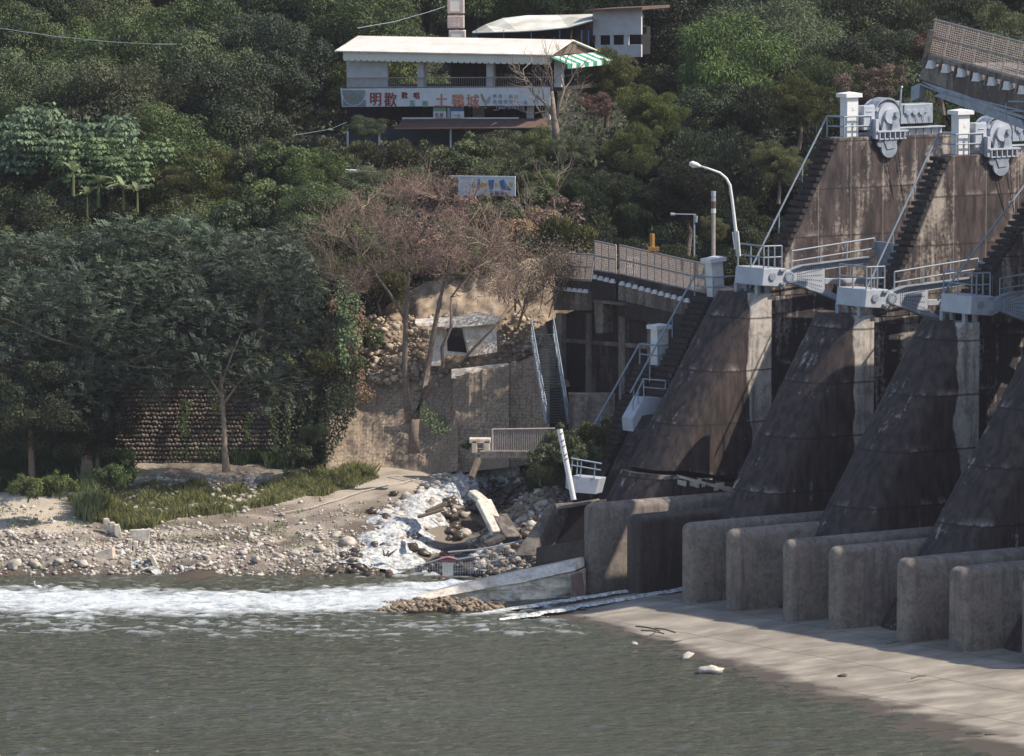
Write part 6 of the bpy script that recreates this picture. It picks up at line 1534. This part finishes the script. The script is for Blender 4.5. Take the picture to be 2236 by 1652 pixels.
for k, (a, b_, s_) in enumerate(((160, 395, 1.0), (215, 420, 1.1), (270, 425, .9), (300, 430, .8), (190, 440, .8))):
    banana(at(a, b_ + 14, 337.5 - k * .3), s_ * .62, 40 + k, f'banana plant with long pale leaves, {["leftmost and palest", "second from the left, tallest", "middle right", "rightmost", "lowest"][k]} of the group')

# ------------------------------------------------------------- bare and dead trees
def branchy(mb, tips, p, d, L, r, lev, rs, up=.15, spread=.55, maxlev=4, flat=0):
    n = 3; pts = [p]; c = p
    for k in range(n):
        d = (d + Vector(rs.randn(3)) * .13 + Vector((0, 0, up * .25))).normalized(); c = c + d * (L / n); pts.append(c)
    mb.tube(pts, [r, r * .85, r * .7, r * .55], 5 if lev > 1 else 7, lev == 0)
    if lev >= maxlev: tips.append((c, d)); return
    for k in range(3 if lev < 2 else 3):
        s_ = pts[1 + k % 3] if k < 2 else pts[-1]
        dd_ = Vector(rs.randn(3)); dd_.z *= .5; nd = (d + dd_.normalized() * spread * 1.3 + Vector((0, 0, up))).normalized()
        branchy(mb, tips, s_.copy(), nd, L * (.62 + .2 * rs.rand()), r * .56, lev + 1, rs, up, spread, maxlev)
def px_path(l, Y): return [at(a, b_, Y if len(c) == 0 else c[0]) for a, b_, *c in l]
def limb_tree(name, label, cat, limbs, sub, barkm, leafm, nleaf, lsz, leafspread, seed, maxlev=3, extra=None):
    rs = np.random.RandomState(seed); base = limbs[0][0][0]; o = empty(name, base, 0, label, cat)
    mb = MB(); 
    for pts, rr in limbs: mb.tube(pts, rr, 10)
    mb.build('trunk', barkm, o, smooth=True)
    mb = MB(); tips = []
    for (p, d, L, r) in sub: branchy(mb, tips, Vector(p), Vector(d).normalized(), L, r, 0, rs, .12, .55, maxlev)
    mb.build('branches', barkm if leafm is None else M['twig'], o)
    if leafm is not None:
        tp_ = np.array([t[0][:] for t in tips]); ii = rs.randint(0, len(tp_), nleaf)
        P = tp_[ii] + rs.randn(nleaf, 3) * leafspread; Nn = rs.randn(nleaf, 3)
        V, Q = leafmesh(P, Nn, lsz * (.5 + rs.rand(nleaf)), lsz * .4 * (.5 + rs.rand(nleaf)), 0, rs)
        link_mesh('crown', V, Q, leafm, o, attr={'rnd': rs.rand(nleaf)})
    return o
YD = 319.5
def PP(*l): return [at(a, b_, YD + (c[0] if c else 0)) for a, b_, *c in l]
T0 = PP((905, 990), (903, 950), (906, 915))
L1 = PP((893, 925), (886, 860), (884, 780), (886, 700), (890, 640), (893, 590))
L2 = PP((906, 915), (925, 860), (938, 780), (952, 700), (962, 650), (975, 600))
L3 = PP((925, 870), (950, 825, -.4), (968, 800, -.5), (965, 760, -.5), (985, 715, -.5), (985, 650, -.3))
L4 = PP((968, 803, -.4), (1005, 792, -.6), (1040, 755, -.7), (1075, 720, -.8), (1110, 670, -.9))
L5 = PP((886, 700), (850, 640, -.2), (820, 600, -.4), (790, 560, -.4))
L6 = PP((893, 595), (900, 545, -.2), (935, 490, -.4), (962, 440, -.5)); L7 = PP((900, 545, -.2), (878, 490, .2), (868, 440, .4)); L8 = PP((893, 600), (855, 550, -.5), (832, 500, -.8), (800, 450, -1.0))
L9 = PP((975, 600), (985, 550, .3), (1015, 500, .6), (1050, 450, .8)); L10 = PP((985, 650, -.3), (1030, 590, -.6), (1075, 540, -.8)); L11 = PP((820, 600, -.4), (780, 545, -.8), (745, 520, -1)); L12 = PP((800, 640, -.3), (750, 620, -.4), (722, 590, -.4))
limbs = [(T0, [.34, .27, .25]), (L1, [.20, .18, .16, .13, .10, .07]), (L2, [.23, .18, .16, .13, .1, .07]), (L3, [.15, .13, .12, .1, .08, .05]), (L4, [.11, .09, .07, .05, .035]), (L5, [.09, .07, .055, .04]),
         (L6, [.07, .06, .05, .03]), (L7, [.055, .045, .03]), (L8, [.06, .05, .04, .025]), (L9, [.065, .055, .045, .03]), (L10, [.05, .04, .03]), (L11, [.045, .035, .025]), (L12, [.04, .035, .025])]
rs_ = np.random.RandomState(3); sub = []; nodes = [p_ for l_ in (L1[3:], L2[4:], L3[4:], L4[3:], L5, L6, L7, L8, L9, L10, L11, L12) for p_ in l_]
k_ = 0
while k_ < 150:
    tx, ty = 700 + rs_.rand() * 425, 392 + rs_.rand() * 290
    hi_ = 470 - 78 * math.sin(math.pi * min(1, max(0, (tx - 730) / 380))) if tx > 740 else 500; lo_ = 640 if tx < 800 or tx > 1020 else 600
    if ty < hi_ or ty > lo_: continue
    q_ = at(tx, ty, YD + rs_.randn() * 1.3); below = [p_ for p_ in nodes if p_.z < q_.z + .2]
    if not below: continue
    p_ = min(below, key=lambda a_: (a_ - q_).length); v_ = q_ - p_
    if v_.length > 3.4: continue
    sub.append((p_, v_ + Vector((0, 0, .1)), max(.7, v_.length * .62), .034)); k_ += 1
limb_tree('dead_tree', 'large dead tree with forked dark trunk and spreading pinkish brown twigs', 'tree', limbs, sub, M['bark'], M['leaf_dry'], 26000, .085, .22, 5, maxlev=3)
# brown brush over the left bridge end
sub = []
for k in range(16):
    a = 1090 + k * 9; p_ = at(a, 640 + rs_.rand() * 60, 324.5 + rs_.rand()); sub.append((p_, (.3 + rs_.randn() * .5, rs_.randn() * .3, 1.0), 1.5, .035))
limb_tree('dry_brush', 'dense dry brown brush spilling over the end of the lowest bridge span', 'brush', [([at(1130, 720, 325), at(1150, 650, 325), at(1165, 600, 325)], [.08, .06, .03])], sub, M['bark_pale'], M['leaf_dry'], 12000, .12, .34, 6, maxlev=2)
# pale bare tree by the restaurant
YT = 354
def Q2(*l): return [at(a, b_, YT) for a, b_ in l]
tl_ = [(Q2((1215, 330), (1213, 280), (1208, 240), (1205, 200)), [.28, .22, .17, .1]), (Q2((1211, 260), (1190, 225), (1165, 205), (1150, 185)), [.12, .09, .07, .05]), (Q2((1212, 270), (1222, 225), (1232, 195), (1225, 165)), [.13, .1, .07, .05]), (Q2((1208, 240), (1180, 245), (1160, 250)), [.08, .05, .03])]
sub = [(at(a, b_, YT), (dx, rs_.randn() * .4, dz), L, .045) for a, b_, dx, dz, L in ((1205, 200, -.1, 1, 1.5), (1205, 205, .3, 1, 1.4), (1150, 185, -.5, .9, 1.2), (1165, 205, -.2, 1, 1.2), (1225, 165, .2, 1, 1.2), (1232, 195, .6, .8, 1.3), (1160, 250, -.9, .3, 1.0), (1180, 245, -.6, .7, 1.0), (1212, 250, .8, .6, 1.4), (1190, 225, -.4, 1, 1.3), (1208, 300, .7, .7, 1.2), (1213, 300, -.7, .7, 1.1))]
limb_tree('bare_tree', 'bare pale twisted tree in front of the right end of the restaurant', 'tree', tl_, sub, M['bark_pale'], None, 0, 0, 0, 9, maxlev=3)
for k, (a, b_, Y, h_, lb) in enumerate(((1160, 500, 336, 1.6, 'bare twiggy sapling right of the painted billboard'), (1145, 470, 337, 1.3, 'short bare sapling just below the billboard corner'), (560, 390, 344, 1.2, 'pale bare sapling on the left slope'), (1125, 640, 327, 1.5, 'bare sapling above the broken hut'), (1210, 430, 339, 1.6, 'bare vine draped sapling under the twisted tree'))):
    p_ = at(a, b_, Y); sub = [(p_, (rs_.randn() * .3, 0, 1), h_, .04), (p_, (rs_.randn() * .6, .2, 1), h_, .035), (p_, (rs_.randn() * .6, -.2, 1), h_ * .8, .03)]
    limb_tree('bare_sapling', lb, 'tree', [([p_ - Vector((0, 0, 1)), p_], [.06, .05])], sub, M['bark_pale'], None, 0, 0, 0, 30 + k, maxlev=2)
# hanging vines
def vines(name, cols, label, seed, mat='leaf_big', ls=.15, wide=.16):
    rs = np.random.RandomState(seed); P = []
    for (x, y0, y1, Y0, Y1) in cols:
        n = int(abs(y1 - y0) * 2.2); t = rs.rand(n)
        for tt in t: p_ = at(x + rs.randn() * 5 + 4 * math.sin(tt * 9), y0 + (y1 - y0) * tt, Y0 + (Y1 - Y0) * tt - .12); P.append((p_.x, p_.y - rs.rand() * .15, p_.z))
    P = np.array(P); n = len(P); Nn = rs.randn(n, 3) * .5 + np.array([.3, -1, .4])
    V, Q = leafmesh(P, Nn, ls * (.6 + .8 * rs.rand(n)), ls * .7 * (.6 + .8 * rs.rand(n)), .6, rs)
    return tag(link_mesh(name, V, Q, M[mat], attr={'rnd': rs.rand(n)}), label, 'vine', 'hanging vines')
vines('hanging_vine', [(742, 600, 690, 326.5, 325.5), (745, 640, 800, 326, 324.8), (752, 700, 815, 325.5, 324.6), (760, 620, 740, 326, 325.2), (775, 640, 760, 326, 325.4)], 'bright green vines hanging down left of the broken hut', 1)
vines('climbing_vine', [(400, 870, 960, 325.0, 324.3), (405, 880, 950, 325, 324.3), (540, 900, 960, 325, 324.3), (470, 860, 900, 325, 324.6), (600, 850, 990, 325, 324.0), (630, 860, 1000, 325, 324.0), (680, 850, 1010, 325, 323.9), (660, 870, 1000, 325, 324.0), (700, 860, 1005, 325, 323.8)], 'green vines climbing the boulder wall', 2, 'leaf_a', .14)
vines('trailing_vine', [(930, 890, 935, 324.2, 323.6), (945, 900, 945, 324.0, 323.4), (958, 905, 950, 324.0, 323.4), (918, 870, 900, 324.6, 324.2), (970, 915, 940, 323.8, 323.2)], 'small green vine trailing over the studded wall right of the dead trunk', 3, 'leaf_big', .12)
vines('brown_vine', [(720 + k * 13, 640 + 10 * (k % 3), 860, 326.6, 324.6) for k in range(6)], 'brown tangle hanging over the corner of the boulder wall', 4, 'leaf_dry', .12)
vines('creeper', [(712 + k * 9, 820 - 8 * (k % 3), 1010 - 17 * k, 325.2, 322.0 + .12 * k) for k in range(8)], 'dark creeper covering the left end of the studded wall', 7, 'leaf_b', .13)
vines('dry_creeper', [(760 + k * 12, 825, 870 + 12 * (k % 2), 325.3, 324.8) for k in range(5)], 'dry brown creeper draped over the top of the studded wall', 8, 'leaf_dry', .11)
# ------------------------------------------------------------- grass
def grass(name, n, fn, h, label, mat, seed, lean=.35):
    rs = np.random.RandomState(seed); X, Y, hh = fn(rs, n); Z = terrain(X, Y); n = len(X)
    a = rs.rand(n) * 6.28; H = h[0] + (h[1] - h[0]) * rs.rand(n) * hh; wd = .022 + .02 * rs.rand(n); ln = rs.randn(n, 2) * lean * H[:, None]
    b0 = np.stack([X, Y, Z - .03], 1); sd = np.stack([np.cos(a), np.sin(a), np.zeros(n)], 1) * wd[:, None]
    mid_ = b0 + np.stack([ln[:, 0] * .35, ln[:, 1] * .35, H * .6], 1); tip = b0 + np.stack([ln[:, 0], ln[:, 1], H], 1)
    V = np.stack([b0 - sd, b0 + sd, mid_ + sd * .7, tip, mid_ - sd * .7], 1).reshape(-1, 3); Q = np.arange(n * 5).reshape(n, 5)
    return tag(link_mesh(name, V, Q, M[mat], attr={'rnd': np.repeat(np.clip(rs.rand(n) * .6 + .4 * fbm(X * 1.3, Y * 1.3, 2), 0, 1), 5)}), label, kind='stuff')
def pxpoly(poly, rs, n):
    """uniform over a ground patch bounded (in plan) by the photo outline carried onto the terrain"""
    G = np.array([tuple(tpt(a, b_))[:2] for a, b_ in poly]); lo = G.min(0); hi = G.max(0); X = lo[0] + rs.rand(n) * (hi[0] - lo[0]); Y = lo[1] + rs.rand(n) * (hi[1] - lo[1])
    ins = np.zeros(n, bool); j = len(G) - 1
    for i in range(len(G)):
        c = ((G[i, 1] > Y) != (G[j, 1] > Y)) & (X < (G[j, 0] - G[i, 0]) * (Y - G[i, 1]) / (G[j, 1] - G[i, 1] + 1e-9) + G[i, 0]); ins ^= c; j = i
    return X[ins], Y[ins]
def g1(rs, n):
    X, Y = pxpoly([(-30, 1085), (130, 1090), (200, 1075), (290, 1060), (290, 1010), (480, 1012), (640, 1030), (700, 1010), (720, 985), (-30, 985)], rs, n); k = fbm(X * .8, Y * .8, 2) > .38; return X[k], Y[k], np.ones(k.sum())
grass('dark_grass', 26000, g1, (.35, 1.1), 'tall dark green grass along the foot of the boulder wall', 'grass_d', 60)
def g2(rs, n):
    X, Y = pxpoly([(150, 1095), (200, 1080), (300, 1062), (420, 1062), (540, 1075), (640, 1035), (790, 1025), (830, 1045), (720, 1082), (600, 1105), (430, 1130), (330, 1155), (240, 1150), (180, 1130)], rs, n); f_ = fbm(X * .9 + 4, Y * .9, 3); k = f_ > .34 - .2 * rs.rand(len(X)); return X[k], Y[k], sstep(.35, .7, f_[k]) * 1.2 + .2
grass('light_grass', 60000, g2, (.12, .62), 'light yellow green grass on the river bank', 'grass_l', 61)
def g3(rs, n):
    X, Y = pxpoly([(160, 1135), (180, 1060), (215, 1060), (240, 1110), (200, 1145)], rs, n); return X, Y, np.ones(len(X))
grass('reed_clump', 1800, g3, (.5, 1.4), 'taller yellow green reeds above the small concrete stumps', 'grass_l', 62, .2)
def g4(rs, n):
    X, Y = pxpoly([(1150, 1060), (1165, 985), (1210, 950), (1320, 950), (1300, 1010), (1240, 1070), (1200, 1080)], rs, n); return X, Y, np.ones(len(X))
grass('weedy_grass', 9000, g4, (.3, 1.1), 'green weeds between the rubble mound and the dam', 'grass_d', 63)
def g5(rs, n):
    X = rs.rand(n) * 30 - 27; Y = 307 + rs.rand(n) * 10; k = (fbm(X * .9 + 40, Y * 1.2, 3) > .60) & (gxd(X, Y) > 1.3); return X[k], Y[k], np.ones(k.sum())
grass('sparse_grass', 9000, g5, (.08, .28), 'sparse weeds among the cobbles', 'grass_l', 64)
# remove prototypes that were never placed
for k_, e in PROTO.items():
    if not e[2]:
        for ch in kids(e[0]): bpy.data.objects.remove(ch)
        bpy.data.objects.remove(e[0])
for o in list(bpy.data.objects):
    if o.name not in SC.objects: bpy.data.objects.remove(o)

# ================================================================== HAZE
m = bpy.data.materials.new('haze'); m.use_nodes = True; nt = m.node_tree
for n_ in list(nt.nodes):
    if n_.type == 'BSDF_PRINCIPLED': nt.nodes.remove(n_)
pv = nt.nodes.new('ShaderNodeVolumePrincipled'); pv.inputs['Color'].default_value = (.82, .80, .92, 1); pv.inputs['Density'].default_value = .00007; pv.inputs['Anisotropy'].default_value = .1
nt.links.new(pv.outputs[0], nt.nodes['Material Output'].inputs['Volume'])
MB().box((0, 350, 85), (300, 400, 93)).build('haze', m)
tag(bpy.data.objects['haze'], 'thin bluish haze filling the valley', kind='stuff')
